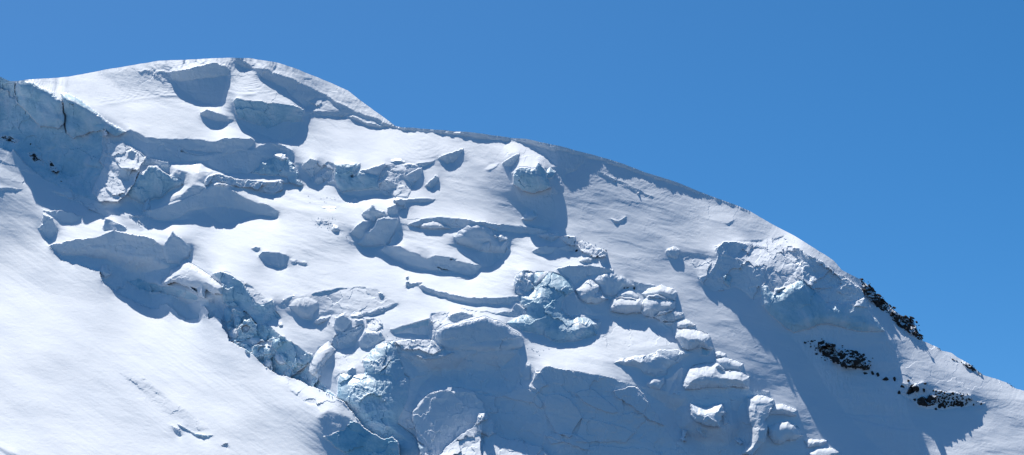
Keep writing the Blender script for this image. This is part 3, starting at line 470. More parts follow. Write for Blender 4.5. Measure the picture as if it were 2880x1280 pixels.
# the broad cast shade right of the bare face is a fold turned away from the sun
feat('N', T('P','200,860 420,810 560,765 930,840 1170,840 1240,930 1350,1140')+T('O','1360,225 1290,270 1205,310 1190,350 1300,520 1385,590 1405,690 1470,830 1530,930 1540,1200 1560,1500 1300,1500 1180,1137 1000,960 850,780 770,690 650,540 540,370 380,120 270,0')+T('J','1500,340'), .02, cut=False, rough=.02)
feat('V', T('O','450,648 640,712 830,765 640,740 500,690'), .12, soft=1.5)
feat('V', T('O','640,700 900,735 1240,755 1235,768 900,752 700,722'), .22, soft=1)
feat('V', T('O','830,760 1060,815 1300,875 1640,903 1640,912 1290,890 1060,832 860,785'), .22, soft=1)
feat('N', T('O','1385,575 1500,650 1700,700 2060,700 2180,625 2190,650 2100,700 2050,760 1980,810 1960,840 1900,880 1860,860 1680,840 1560,720'), .08, cut=False)
feat('V', T('O','1405,610 1500,700 1660,840 1760,860 1900,890 2000,820 2200,700 2576,640 2700,1300 1570,1300 1540,1137 1535,930 1470,800'), .24, soft=4)

OC = lambda label: th('rock_outcrop', label, 'rock outcrop', 'outcrop', 'dark rock outcrops on the right shoulder', cap=False, thick=8)
feat('C', _core, -.1, rough=1.4, lift=3, rad=9, cut=False, thing=OC('dense black rock outcrop on the shaded snow under the great cyan cliff'))
feat('C', T('O','1390,520 1440,440 1490,420 1520,460 1490,520 1420,550'), -.1, rough=1.2, lift=3, rad=8, cut=False, thing=OC('steep slanting black rock rib at the left end of the lower outcrop'))
feat('C', T('O','1490,610 1540,550 1600,560 1640,520 1700,560 1690,640 1600,655 1510,650'), -.1, rough=1.2, lift=3, rad=9, cut=False, thing=OC('chunky black rock mass at the base of the lower outcrop'))
feat('N', T('P','935,290 1060,350 1075,405 1180,500 1300,600 1360,670 1300,680 1250,680 1180,620 1090,580 990,470 960,400'), .1, rough=1.6, cut=False, thing=OC('jagged brown rock band on the skyline, upper of the two'))
feat('N', T('P','1245,690 1290,660 1380,660 1460,660 1520,700 1560,800 1575,930 1500,900 1400,840 1300,770'), .1, rough=1.6, cut=False, thing=OC('blocky brown rock buttress on the skyline, lower of the two'))
feat('N', T('O','1960,215 2040,215 2100,270 2165,335 2140,348 2060,300 1990,260'), .1, rough=1.2, cut=False, thing=OC('thin dark rock strip on the skyline at the far right'))


feat('N', T('C','270,110 330,100 380,150 440,200 440,240 360,210 300,150'), -.05, rough=.9, cut=False, thing=th('rock_outcrop', 'brown rock streak in the blue ice wall at the left edge, the higher one', 'rock outcrop', 'outcrop', cap=False, thick=5))
feat('N', T('C','490,190 530,200 590,300 580,350 530,310 500,240'), -.05, rough=.9, cut=False, thing=th('rock_outcrop', 'brown rock streak in the blue ice wall at the left edge, the lower one', 'rock outcrop', 'outcrop', cap=False, thick=5))
feat('N', T('A','0,950 100,940 200,980 160,1010 60,990'), -.05, rough=.9, cut=False, thing=th('rock_outcrop', 'faint brown rock band high in the blue ice wall at the left edge', 'rock outcrop', 'outcrop', cap=False, thick=5))

feat('V', T('C','1700,200 1920,220 2030,200 2100,260 2300,320 2440,325 2360,350 2200,312 2100,328 2040,400 2080,460 1990,510 1890,555 1650,620 1560,655 1680,510 1800,470 1845,430 1830,365 1720,335 1710,260'), .50, lift=6, rad=34)
feat('V', T('D','760,420 900,460 960,410 1060,420 1220,430 1290,520 1450,550 1700,540 1900,560 1780,600 1600,600 1400,530 1200,600 1000,640 700,640 600,560 450,520 620,530 720,480'), .48, soft=3)

feat('C', T('A','626,610 645,640 670,780 668,905 654,905 640,760'), -.6, lift=-6, rad=3, cut=True); FEAT[-1]['keep'] = True
feat('C', T('A','150,400 166,410 165,540 190,600 170,600 145,500'), -.6, lift=-5, rad=3, cut=True); FEAT[-1]['keep'] = True
feat('V', T('A','598,520 618,500 626,600 610,600'), .5)


CB = {'C': -.47, 'N': -.12, 'S': .10, 'B': None, 'V': .3}
THINGS = []
for k, f in enumerate(FEAT):
    pts = f['pts']; sl = box(pts, 14+f['soft'])
    x = XX[sl]+WX[sl]; y = YY[sl]+WY[sl]
    m = inside(pts, x, y)
    if not m.any(): continue
    b = f['b'] if f['b'] is not None else CB[f['kind']]
    if b is not None and b <= .05 and f['kind'] in 'NCS': b -= .07
    soft = f['soft']
    if soft:
        d = dist(pts, x, y); sd = np.where(m, d, -d)
        w = np.clip(sd/soft*.5+.5, 0, 1); w = w*w*(3-2*w)
    else:
        w = m.astype(float)
    if b is not None:
        GYF[sl] = GYF[sl]*(1-w)+G(b)*w
        GXF[sl] = GXF[sl]*(1-w)+f['gx']*w
    ROUGH[sl] = np.where(m, f['rough'], ROUGH[sl]) if not soft else ROUGH[sl]*(1-w)+f['rough']*w
    hw = {'C': 6, 'N': 6, 'S': 4, 'B': 2, 'V': 1.5}[f['kind']]
    HARD[sl] = HARD[sl]*(1-w)+hw*w
    if f['kind'] == 'B': ROUGH[sl] = np.where(m, np.maximum(ROUGH[sl], .14), ROUGH[sl])
    cut = f['cut'] if f['cut'] is not None else f['kind'] in 'CB'
    if cut: CUT[sl][m] = k+1
    elif not soft: CUT[sl][m] = 0
    if f['lift']:
        d = dist(pts, x, y); t = np.clip(d/f['rad'], 0, 1)
        if f['lift'] > 0:
            h = f['lift'] if f['kind'] == 'V' else min(f['lift'], f['rad']/(4.5 if f['kind'] == 'B' else 7.0))
            LIFT[sl] += np.where(m, h*t*(2-t), 0)
        else:
            LIFT[sl] += np.where(m, f['lift']*t*t*(3-2*t), 0)
    jp = f['jump'] if f['jump'] is not None else (min(f['rad']/10, 2.5) if f['kind'] == 'B' else 0)
    if jp: LIFT[sl] += m*jp
    if f['thing'] is not None:
        THINGS.append((k, f)); 
        TID[sl][m] = len(THINGS)
    elif f['kind'] in 'CNBS' and not soft and not f['keep'] and (cut or f['kind'] == 'S'):
        TID[sl][m] = 0

REGPOLY = dict()
REGPOLY[2] = [(-3000,100)]+[(p[0], p[1]-60) for p in SKY if -1500 < p[0] < 1115]+T('B','1800,900 1740,850 1400,760 1300,800 950,740 880,800 800,950 700,1000 400,960 0,1000')+T('A','1570,960 1310,868 1000,740 600,560 0,500')+[(-3000,420)]
REGPOLY[3] = [(1110,250)]+[(p[0], p[1]-80) for p in SKY if p[0] > 1115]+[(5600,4000),(2350,4000),(2290,1400)]+T('O','350,1000 300,650 0,560')+T('J','1100,900 1030,660 760,530 740,480 430,150 350,100')+T('H','2516,800 2050,690 1880,570 1700,440 1500,340 1490,235 1232,172 960,125 580,78 480,70 200,30')+T('D','1950,780 1930,600 1990,470 2100,400 2250,250 1900,130 1500,60 1100,60')+[(900,400),(860,360)]+T('B','950,740 1300,760 1400,770 1740,850')
REGPOLY[4] = [(-3000,440),(-60,420)]+T('C','20,60 110,110 130,80 250,210 440,370 800,530')+T('Q','380,0 490,180 540,260 620,330 740,375 780,365 900,420 1000,440 1030,550 1150,650 1350,750 1510,822 1600,815 1610,780 1680,770 1800,880 1870,935 2005,915 2022,790 2060,790 2090,840 2095,915 2150,895 2220,925 2240,1000 2290,1080 2310,1145')+T('L','330,90 400,140 520,260 640,330 840,385 1000,460 1200,550 1300,610 1400,720 1480,830 1600,930 1720,980 1800,958 1860,1010 1870,1137')+[(1180,1700),(1180,4000),(-3000,4000)]
# the foreground slope stands in front of the trough behind it
sl = box(REGPOLY[4])
_m = inside(REGPOLY[4], XX+WX, YY+WY)
_kx = np.array([-1400,0,150,300,450,560,700,900,1200,1400.]); _ky = np.array([25,24,17,9,3,6,16,26,34,36.])
_f = np.interp(np.arange(-1500, 1500, 10), _kx, _ky)
for _ in range(60): _f[1:-1] = .25*_f[:-2]+.5*_f[1:-1]+.25*_f[2:]
FL = np.interp(XX, np.arange(-1500, 1500, 10), _f)
_d = np.clip(dist([(250,556),(223,548),(106,640),(60,700)], XX, YY, False)/340, 0, 1); _s = np.clip((XX-200)/300, 0, 1); _s = _s*_s*(3-2*_s); FL = FL*(_s+(1-_s)*_d*_d*(3-2*_d))
LIFT += np.where(_m, FL, 0)


# ------------------------------------------------------------------ solve for log depth
valid = YY >= np.interp(XX, skx, sky_)
hx = np.diff(xs)[None, :]/F; hy = np.diff(ys)[:, None]/F
# horizontal edges
gxe = .5*(GXF[:, 1:]+GXF[:, :-1]); dx_ = gxe*hx
gye = .5*(GYF[1:, :]+GYF[:-1, :]); dy_ = -gye*hy         # depth shrinks going down the picture
dvert = np.gradient(ys)[:, None]/F; dhor = np.gradient(xs)[None, :]/F
wx = np.ones((NY, NX-1))*dvert/hx; wy = np.ones((NY-1, NX))*dhor/hy
cdx = CUT[:, 1:] != CUT[:, :-1]
wx *= .5+.25*(HARD[:, 1:]+HARD[:, :-1]); wy *= .5*(HARD[1:]+HARD[:-1])
both = cdx & (HARD[:, 1:] >= 3.5) & (HARD[:, :-1] >= 3.5)
wx[cdx & ~both] *= .02; wx[both] *= .3
up, lo = CUT[:-1], CUT[1:]
solidup = (HARD[:-1] >= 3.5)
top = (up != lo) & (lo > 0) & ~solidup
wy[top] *= (10**(-1.6+1.1*fbm(XX, YY, 90, 90, 0, 2, 555)))[:-1][top]
wx *= (valid[:, 1:] & valid[:, :-1]); wy *= (valid[1:] & valid[:-1])
# a weak pull in depth keeps the solution near a plain tilted sheet
Lp = []
def levels():
    out = [(wx, wy, dx_, dy_)]
    cwx, cwy, cdx_, cdy = wx, wy, dx_, dy_
    for l in range(6):
        # coarsen by 2 keeping even nodes
        def co(w, d, ax):
            n = w.shape[ax]//2*2
            w = np.take(w, range(n), ax); d = np.take(d, range(n), ax)
            w0 = np.take(w, range(0, n, 2), ax); w1 = np.take(w, range(1, n, 2), ax)
            d0 = np.take(d, range(0, n, 2), ax); d1 = np.take(d, range(1, n, 2), ax)
            return 2*w0*w1/(w0+w1+1e-12), d0+d1
        a, b = co(cwx, cdx_, 1); a = a[::2]; b = b[::2]
        c, d = co(cwy, cdy, 0); c = c[:, ::2]; d = d[:, ::2]
        ny = min(a.shape[0], c.shape[0]+1); nx = min(a.shape[1]+1, c.shape[1])
        a = a[:ny, :nx-1]; b = b[:ny, :nx-1]; c = c[:ny-1, :nx]; d = d[:ny-1, :nx]
        cwx, cdx_, cwy, cdy = a, b, c, d
        out.append((a, c, b, d))
    return out
LV = levels()
def solve(wx, wy, dx, dy, x0, iters):
    def A(L):
        ex = wx*(L[:, 1:]-L[:, :-1]); ey = wy*(L[1:]-L[:-1])
        r = np.zeros_like(L)
        r[:, 1:] += ex; r[:, :-1] -= ex; r[1:] += ey; r[:-1] -= ey
        return r
    rhs = np.zeros_like(x0)
    ex = wx*dx; ey = wy*dy
    rhs[:, 1:] += ex; rhs[:, :-1] -= ex; rhs[1:] += ey; rhs[:-1] -= ey
    dg = np.zeros_like(x0); dg[:, 1:] += wx; dg[:, :-1] += wx; dg[1:] += wy; dg[:-1] += wy
    act = dg > 0; Mi = np.where(act, 1/np.where(act, dg, 1), 0)
    x = x0.copy(); r = rhs-A(x); z = Mi*r; p = z.copy(); rz = (r*z).sum()
    for _ in range(iters):
        Ap = A(p); al = rz/max((p*Ap).sum(), 1e-300)
        x += al*p; r -= al*Ap; z = Mi*r; rz2 = (r*z).sum()
        if rz2 < 1e-16: break
        p = z+(rz2/rz)*p; rz = rz2
    return x
def upsample(c, ny, nx):
    o = np.zeros((ny, nx))
    jj = np.minimum(np.arange(ny)/2, c.shape[0]-1.001); ii = np.minimum(np.arange(nx)/2, c.shape[1]-1.001)
    j0 = jj.astype(int); i0 = ii.astype(int); fj = (jj-j0)[:, None]; fi = ii-i0
    a = c[j0][:, i0]*(1-fi)+c[j0][:, i0+1]*fi; b = c[j0+1][:, i0]*(1-fi)+c[j0+1][:, i0+1]*fi
    return a*(1-fj)+b*fj
def full_solve():
    L = None
    for l in range(6, -1, -1):
        a, c, b, d = LV[l]
        ny, nx = a.shape[0], c.shape[1]
        x0 = np.zeros((ny, nx)) if L is None else upsample(L, ny, nx)
        L = solve(a, c, b, d, x0, {6:900,5:500,4:300,3:250,2:160,1:110,0:70}[l])
    return L
L = full_solve()
def blur(a, n):
    for _ in range(n):
        p = np.pad(a, 1, mode='edge')
        a = (p[1:-1, :-2]+p[1:-1, 2:]+p[:-2, 1:-1]+p[2:, 1:-1]+2*a)/6
    return a
BT = (SY*GYF+SX*GXF-SZ)/np.sqrt(1+GYF**2+GXF**2)
for rep in range(2):
    # where the slope came out too sunny or too shaded, ask for more and solve again
    aY = -np.diff(L, axis=0)/hy; aX = np.diff(L, axis=1)/hx
    aY = np.pad(aY, ((0, 1), (0, 0)), mode='edge'); aX = np.pad(aX, ((0, 0), (0, 1)), mode='edge')
    aY = np.clip(aY, -3, 6); aX = np.clip(aX, -3, 3)
    bA = (SY*aY+SX*aX-SZ)/np.sqrt(1+aY**2+aX**2)
    err = blur(np.clip(BT-bA, -.5, .5), 5)*np.clip((HARD-.5)/1.5, .5, 1)
    GYF = np.clip(GYF+err*1.3, -1.2, 4); GXF = np.clip(GXF-err*.5, -1.5, 1.5)
    gxe = .5*(GXF[:, 1:]+GXF[:, :-1]); dx_ = gxe*hx
    gye = .5*(GYF[1:, :]+GYF[:-1, :]); dy_ = -gye*hy
    # a ledge may step back as one climbs, never forward
    neg = top & ((L[:-1]-L[1:]) < 0)
    wy[neg] = 1.0
    LV = levels(); L = full_solve()
vm = valid & (XX > 1400) & (XX < 1480) & (YY > 600) & (YY < 700)
L -= L[vm].mean()

# ------------------------------------------------------------------ fine relief (depth in px of the survey / F)
n1 = fbm(XX, YY*1.0, 170, 80, .25, 3, 11, .36)*5.5+np.clip(fbm(XX, YY, 120, 26, .22, 2, 15, .5, True), .2, 1)*.8
n2 = fbm(XX, YY, 48, 15, .2, 3, 51)*.5
n3 = fbm(XX, YY, 17, 9, -.3, 2, 91)*.1
drift = np.clip(fbm(XX, YY, 90, 30, .2, 2, 133)+.1, 0, 1)
ruf = fbm(XX, YY, 34, 26, .5, 4, 301, .55, True)
ruf2 = fbm(XX, YY, 60, 44, -.4, 2, 401)
rel = n1+n2*(.15+1.1*drift)+n3
def facets(x, y, sz, seed, tilt):
    gx_, gy_ = x/sz, y/sz; ix, iy = np.floor(gx_), np.floor(gy_)
    best = np.full(x.shape, 1e9); second = best.copy(); h = np.zeros(x.shape)
    for dj in (-1, 0, 1):
        for di in (-1, 0, 1):
            cx = ix+di; cy = iy+dj
            px = cx+.5+.45*hash2(cx, cy, seed); py = cy+.5+.45*hash2(cx, cy, seed+1)
            d = (gx_-px)**2+(gy_-py)**2
            v = (hash2(cx, cy, seed+2)*(gx_-px)+hash2(cx, cy, seed+3)*(gy_-py))*sz*tilt+hash2(cx, cy, seed+4)*sz*.12
            b_ = d < best
            second = np.where(b_, best, np.minimum(second, d)); h = np.where(b_, v, h); best = np.where(b_, d, best)
    e = np.clip((np.sqrt(second)-np.sqrt(best))/.12, 0, 1)
    return h-(1-e)*sz*.01
wxx = XX+WX*3; wyy = YY+WY*3
fc1 = facets(wxx, wyy*1.2, 64, 31, .42); fc2 = facets(wxx+17, wyy*1.15, 25, 77, .40)
ruf3 = fbm(XX, YY, 13, 11, .2, 2, 611)
m4 = inside(REGPOLY[4], XX+WX, YY+WY)
str4 = fbm(XX, YY, 190, 15, .60, 3, 321)*.7*(.3+1.4*np.clip(fbm(XX, YY, 240, 120, .5, 2, 329)+.3, 0, 1))+fbm(XX, YY, 70, 8, .56, 2, 325)*.1
m3 = inside(REGPOLY[3], XX, YY)
pit = np.clip(fbm(XX, YY, 60, 40, 0, 2, 811)+.15, 0, .6)*fbm(XX, YY, 15, 10, .3, 3, 823, .6, True)*.5
rel = np.where(m3, rel-n2*(.15+1.1*drift)*.6, rel); rel = np.where(m4, n1*.6+str4, rel)+np.where(m3 & (ROUGH < .05), pit, pit*.4*(ROUGH < .05)*~m4)
flute = fbm(XX+WX*2, YY, 17, 95, -.12, 3, 711, .55, True)*1.5
strata = fbm(XX, YY+WY*2, 260, 9, .06, 3, 733, .6)*.32
wallish = blur(((GYF < .95) & (HARD > 1.8)).astype(float), 3)
rel = rel+wallish*(flute*(.25+.9*np.clip(fbm(XX, YY, 150, 150, 0, 2, 741)+.35, 0, 1))+strata)
sast = fbm(XX, YY, 150, 34, .22, 4, 761, .45)*3.0*np.clip(fbm(XX, YY, 330, 200, 0, 2, 771)*1.6+.35, 0, 1.2)
rel = rel+sast*(1-wallish)*~m4*~m3
und = fbm(XX, YY, 300, 130, .7, 2, 781)*9*m4
rel = rel+und
L = L+(-rel-ROUGH*(ruf*1.3+ruf2*3+ruf3*.55+fc1*.75+fc2*.5))/F - LIFT/D0
#@@RELIEF@@

D = D0*np.exp(L)
def world(X, Y, Dp):
    u = (X-W/2)/F; v = (H/2-Y)/F
    cp, sp = math.cos(PITCH), math.sin(PITCH)
    return np.stack([u*Dp, (cp-v*sp)*Dp, (sp+v*cp)*Dp+CAMZ], -1)

# snap the crest to the skyline
top_j = np.argmax(valid, 0)
YS = YY.copy(); YS[top_j, np.arange(NX)] = np.interp(xs, skx, sky_)+fbm(xs, xs*0, 120, 14, 0, 4, 700, .6)*1.6
_c = np.arange(NX); _t1 = np.minimum(top_j+1, NY-1); _t2 = np.minimum(top_j+2, NY-1); _t3 = np.minimum(top_j+4, NY-1)
L[_t1, _c] = .5*L[_t1, _c]+.5*L[_t2, _c]+.5*(L[_t2, _c]-L[_t3, _c])/2
L[top_j, _c] = L[_t1, _c]+(L[_t1, _c]-L[_t3, _c])*(YS[_t1, _c]-YS[top_j, _c])/np.maximum(YS[_t3, _c]-YS[_t1, _c], .1)
D = D0*np.exp(L)
cols = np.arange(NX)

# ------------------------------------------------------------------ materials
def mat(name, build):
    m = bpy.data.materials.new(name); m.use_nodes = True
    nt = m.node_tree; nt.nodes.clear()
    out = nt.nodes.new('ShaderNodeOutputMaterial'); p = nt.nodes.new('ShaderNodeBsdfPrincipled')
    nt.links.new(p.outputs[0], out.inputs[0]); build(nt, p); return m
def noise(nt, scale, detail=6, rough=.6, vec=None, dist=0):
    n = nt.nodes.new('ShaderNodeTexNoise'); n.inputs['Scale'].default_value = scale
    n.inputs['Detail'].default_value = detail; n.inputs['Roughness'].default_value = rough
    n.inputs['Distortion'].default_value = dist
    if vec is None:
        t = nt.nodes.new('ShaderNodeTexCoord'); vec = t.outputs['Object']
    nt.links.new(vec, n.inputs['Vector']); return n
def ramp(nt, src, stops):
    r = nt.nodes.new('ShaderNodeValToRGB'); nt.links.new(src, r.inputs[0])
    e = r.color_ramp.elements
    while len(e) < len(stops): e.new(.5)
    for q, (p, c) in zip(e, stops): q.position = p; q.color = (*c, 1)
    return r
def bump(nt, p, layers):
    prev = None
    for src, dist_, st in layers:
        b = nt.nodes.new('ShaderNodeBump'); b.inputs['Strength'].default_value = st
        b.inputs['Distance'].default_value = dist_
        nt.links.new(src, b.inputs['Height'])
        if prev: nt.links.new(prev.outputs[0], b.inputs['Normal'])
        prev = b
    nt.links.new(prev.outputs[0], p.inputs['Normal'])
def snow_mat(name, c0, c1, bs=.7):
    def f(nt, p):
        n = noise(nt, .02, 5); r = ramp(nt, n.outputs[0], [(.35, c0), (.65, c1)])
        nt.links.new(r.outputs[0], p.inputs['Base Color'])
        p.inputs['Roughness'].default_value = .75; p.inputs['Specular IOR Level'].default_value = .15
        a = noise(nt, .35, 6, .6); b = noise(nt, 1.6, 4, .6)
        bump(nt, p, [(a.outputs[0], .5*bs, .6), (b.outputs[0], .12*bs, .5)])
    return mat(name, f)
SNOW = snow_mat('snow', (.79,.83,.875), (.83,.86,.89))
SNOW_R = snow_mat('wind_packed_snow', (.76,.80,.85), (.80,.83,.87), .45)
def ice_mat(name, c0, c1, c2, sc=.05):
    def f(nt, p):
        n = noise(nt, sc, 8, .62, None, 1.2)
        r = ramp(nt, n.outputs[0], [(.30, c0), (.50, c1), (.66, c2)])
        nt.links.new(r.outputs[0], p.inputs['Base Color'])
        p.inputs['Roughness'].default_value = .45; p.inputs['Specular IOR Level'].default_value = .3
        a = noise(nt, .22, 8, .65, None, .8); b = noise(nt, 1.1, 5, .6)
        bump(nt, p, [(a.outputs[0], .8, .5), (b.outputs[0], .2, .5)])
    return mat(name, f)
FIRN = ice_mat('firn_ice', (.70,.79,.87), (.79,.85,.90), (.84,.87,.90))
ICE = ice_mat('pale_blue_ice', (.34,.58,.70), (.55,.73,.82), (.76,.82,.87))
BLUE = ice_mat('deep_blue_ice', (.24,.52,.66), (.44,.69,.79), (.70,.82,.88))
def rock_f(nt, p):
    n = noise(nt, .6, 7, .65); r = ramp(nt, n.outputs[0], [(.35, (.014,.012,.012)), (.6, (.045,.035,.03)), (.8, (.10,.075,.06))])
    nt.links.new(r.outputs[0], p.inputs['Base Color']); p.inputs['Roughness'].default_value = .9
    a = noise(nt, .9, 6, .7); bump(nt, p, [(a.outputs[0], .6, .8)])
ROCK = mat('dark_rock', rock_f)
def unseen_dark_f(nt, p):
    n = noise(nt, .01, 8, .65); r = ramp(nt, n.outputs[0], [(.35, (.03,.036,.045)), (.6, (.06,.072,.09)), (.75, (.10,.12,.145))])
    nt.links.new(r.outputs[0], p.inputs['Base Color']); p.inputs['Roughness'].default_value = .95
UNSEEN_DARK = mat('unseen_dark_ground', unseen_dark_f)  # made-up dark bluish ground below the view, cuts bounce into the shade
def outcrop_f(nt, p):
    n = noise(nt, .5, 8, .65); r = ramp(nt, n.outputs[0], [(.35, (.016,.013,.012)), (.55, (.045,.034,.029)), (.7, (.11,.08,.062))])
    g = nt.nodes.new('ShaderNodeNewGeometry'); sx = nt.nodes.new('ShaderNodeSeparateXYZ'); nt.links.new(g.outputs['Normal'], sx.inputs[0])
    n2 = noise(nt, .16, 6, .6); ad = nt.nodes.new('ShaderNodeMath'); ad.operation = 'MULTIPLY_ADD'
    nt.links.new(sx.outputs[2], ad.inputs[0]); ad.inputs[1].default_value = .55; nt.links.new(n2.outputs[0], ad.inputs[2])
    st_ = ramp(nt, ad.outputs[0], [(.78, (0,0,0)), (.83, (1,1,1))])
    mx = nt.nodes.new('ShaderNodeMixRGB'); nt.links.new(st_.outputs[0], mx.inputs[0]); nt.links.new(r.outputs[0], mx.inputs[1]); mx.inputs[2].default_value = (.79,.83,.87,1)
    nt.links.new(mx.outputs[0], p.inputs['Base Color']); p.inputs['Roughness'].default_value = .9
    a = noise(nt, .8, 6, .7); bump(nt, p, [(a.outputs[0], .8, .8)])
OUTC = mat('snow_dusted_rock', outcrop_f)
MATS = {'outcrop': OUTC, 'snow': SNOW, 'firn': FIRN, 'ice': ICE, 'blue': BLUE, 'rock': ROCK}

# ------------------------------------------------------------------ meshes
SC = bpy.context.scene.collection
def mesh_obj(name, V, Q, mats, mi=None, parent=None, loc=None, smooth=False):
    me = bpy.data.meshes.new(name)
    V = np.asarray(V, np.float32); Q = np.asarray(Q, np.int32)
    if loc is not None: V = V-np.asarray(loc, np.float32)
    me.vertices.add(len(V)); me.vertices.foreach_set('co', V.ravel())
    me.loops.add(Q.size); me.loops.foreach_set('vertex_index', Q.ravel())
    n = Q.shape[1]
    me.polygons.add(len(Q)); me.polygons.foreach_set('loop_start', np.arange(0, Q.size, n, dtype=np.int32))
    me.polygons.foreach_set('loop_total', np.full(len(Q), n, np.int32))
    for m in mats: me.materials.append(m)
    if mi is not None: me.polygons.foreach_set('material_index', mi.astype(np.int32))
    me.polygons.foreach_set('use_smooth', np.full(len(Q), smooth, bool))
    me.update(calc_edges=True); me.validate()
    o = bpy.data.objects.new(name, me); SC.objects.link(o)
    if parent is not None:
        o.parent = parent
    elif loc is not None: o.location = loc
    return o
def tag(o, label=None, cat=None, group=None, kind=None):
    if label: o['label'] = label
    if cat: o['category'] = cat
    if group: o['group'] = group
    if kind: o['kind'] = kind
    return o

# snow caps: a band of the bench just above each thing's upper edge belongs to it
CAP = np.zeros_like(TID)
for s in range(1, 4):
    sh = np.zeros_like(TID); sh[:-s] = TID[s:]
    CAP = np.where((CAP == 0) & (TID == 0) & (sh > 0), sh, CAP)
capok = np.array([False]+[bool(f['thing'].get('cap', f['kind'] in 'CB')) for k, f in THINGS])
CAP[~capok[CAP]] = 0
CAP[~valid] = 0; TID[~valid] = 0
ANY = np.where(TID > 0, TID, CAP)

def quads_of(mask_q, idx):
    j, i = np.nonzero(mask_q)
    return np.stack([idx[j+1, i], idx[j+1, i+1], idx[j, i+1], idx[j, i]], -1)
vq = valid[1:, 1:] & valid[1:, :-1] & valid[:-1, 1:] & valid[:-1, :-1]
# terrain: pushed back behind the things so nothing coincides
inner = (ANY > 0)
er = inner.copy()
er[1:] &= ANY[1:] == ANY[:-1]; er[:-1] &= ANY[1:] == ANY[:-1]; er[:, 1:] &= ANY[:, 1:] == ANY[:, :-1]; er[:, :-1] &= ANY[:, 1:] == ANY[:, :-1]
_e = er.copy(); er[1:] &= _e[:-1]; er[:-1] &= _e[1:]; er[:, 1:] &= _e[:, :-1]; er[:, :-1] &= _e[:, 1:]
push = np.zeros((NY, NX)); push[er] = 1.0; er2 = blur(er.astype(float), 3) > .98; push[er2] = 3.0
PT = world(XX, YS, D+push)
idx = np.arange(NY*NX).reshape(NY, NX)
# crest: continue each column over the ridge and down the far side
back = []
tk = [3, 8, 18, 40, 90, 180, 340, 560, 900]
crest = PT[top_j, cols]
bidx = [idx[top_j, cols]]; base = NY*NX
for n_, t in enumerate(tk):
    ang = math.radians(6+min(34, 5*n_+4))
    prev = crest if n_ == 0 else back[-1]
    dt = t-(tk[n_-1] if n_ else 0)
    p = prev.copy(); p[:, 1] += dt*math.cos(ang); p[:, 2] -= dt*math.sin(ang)
    back.append(p); bidx.append(base+np.arange(NX)); base += NX
allV = np.concatenate([PT.reshape(-1, 3)]+back)
# columns whose crest steps: fill with the quads between neighbouring crest nodes
bq = []
for a, b in zip(bidx[:-1], bidx[1:]):
    bq.append(np.stack([a[:-1], a[1:], b[1:], b[:-1]], -1))
bq = np.concatenate(bq)
tri = []
for i in range(NX-1):
    j0, j1 = top_j[i], top_j[i+1]
    if j0 != j1:
        lo_, hi_ = max(j0, j1), min(j0, j1)
        c_long = i if j0 < j1 else i+1; c_short = i+1 if j0 < j1 else i
        for j in range(hi_, lo_):
            tri.append((idx[j, c_long], idx[j+1, c_long], idx[lo_, c_short], idx[lo_, c_short]))
fx, fy = .5*(XX[1:, 1:]+XX[:-1, :-1]), .5*(YY[1:, 1:]+YY[:-1, :-1])
def regq(poly):
    return inside(poly, fx+WX[:-1, :-1], fy+WY[:-1, :-1])
reg = np.full(fx.shape, 1, np.int8)
for rid, poly in REGPOLY.items(): reg[regq(poly)] = rid
_jl = int(np.searchsorted(ys, 1430)); _il = int(np.searchsorted(xs, 1440)); ZLOW = allV[idx[_jl, _il], 2]; print('ZLOW', ZLOW)
names = {1: ('glacier', SNOW), 2: ('summit_dome', SNOW), 3: ('mountain_face', SNOW_R), 4: ('snow_slope', SNOW)}
bx = .25*(allV[bq[:, 0], 0]+allV[bq[:, 1], 0]+allV[bq[:, 2], 0]+allV[bq[:, 3], 0])
bcol = np.tile(.5*(xs[1:]+xs[:-1]), len(tk))
tr = np.array(tri, np.int64).reshape(-1, 4)
for rid, (nm, m) in names.items():
    Q = quads_of(vq & (reg == rid), idx)
    if rid == 2:
        Q = np.concatenate([Q, bq[bcol < 1110]])
    if rid == 3:
        Q = np.concatenate([Q, bq[bcol >= 1110]])
    used, inv = np.unique(Q.ravel(), return_inverse=True)
    low = allV[Q[:, 0], 2] < ZLOW  # lower slope out of view, darkened so less sunlight bounces up
    o = mesh_obj(nm, allV[used], inv.reshape(Q.shape), [m, UNSEEN_DARK], mi=low); tag(o, kind='structure')
# crest slivers as their own triangles inside the ridge
if len(tr):
    Q = tr[:, :3]; used, inv = np.unique(Q.ravel(), return_inverse=True)
    o = mesh_obj('snow_ridge', allV[used], inv.reshape(Q.shape), [SNOW]); tag(o, kind='structure')

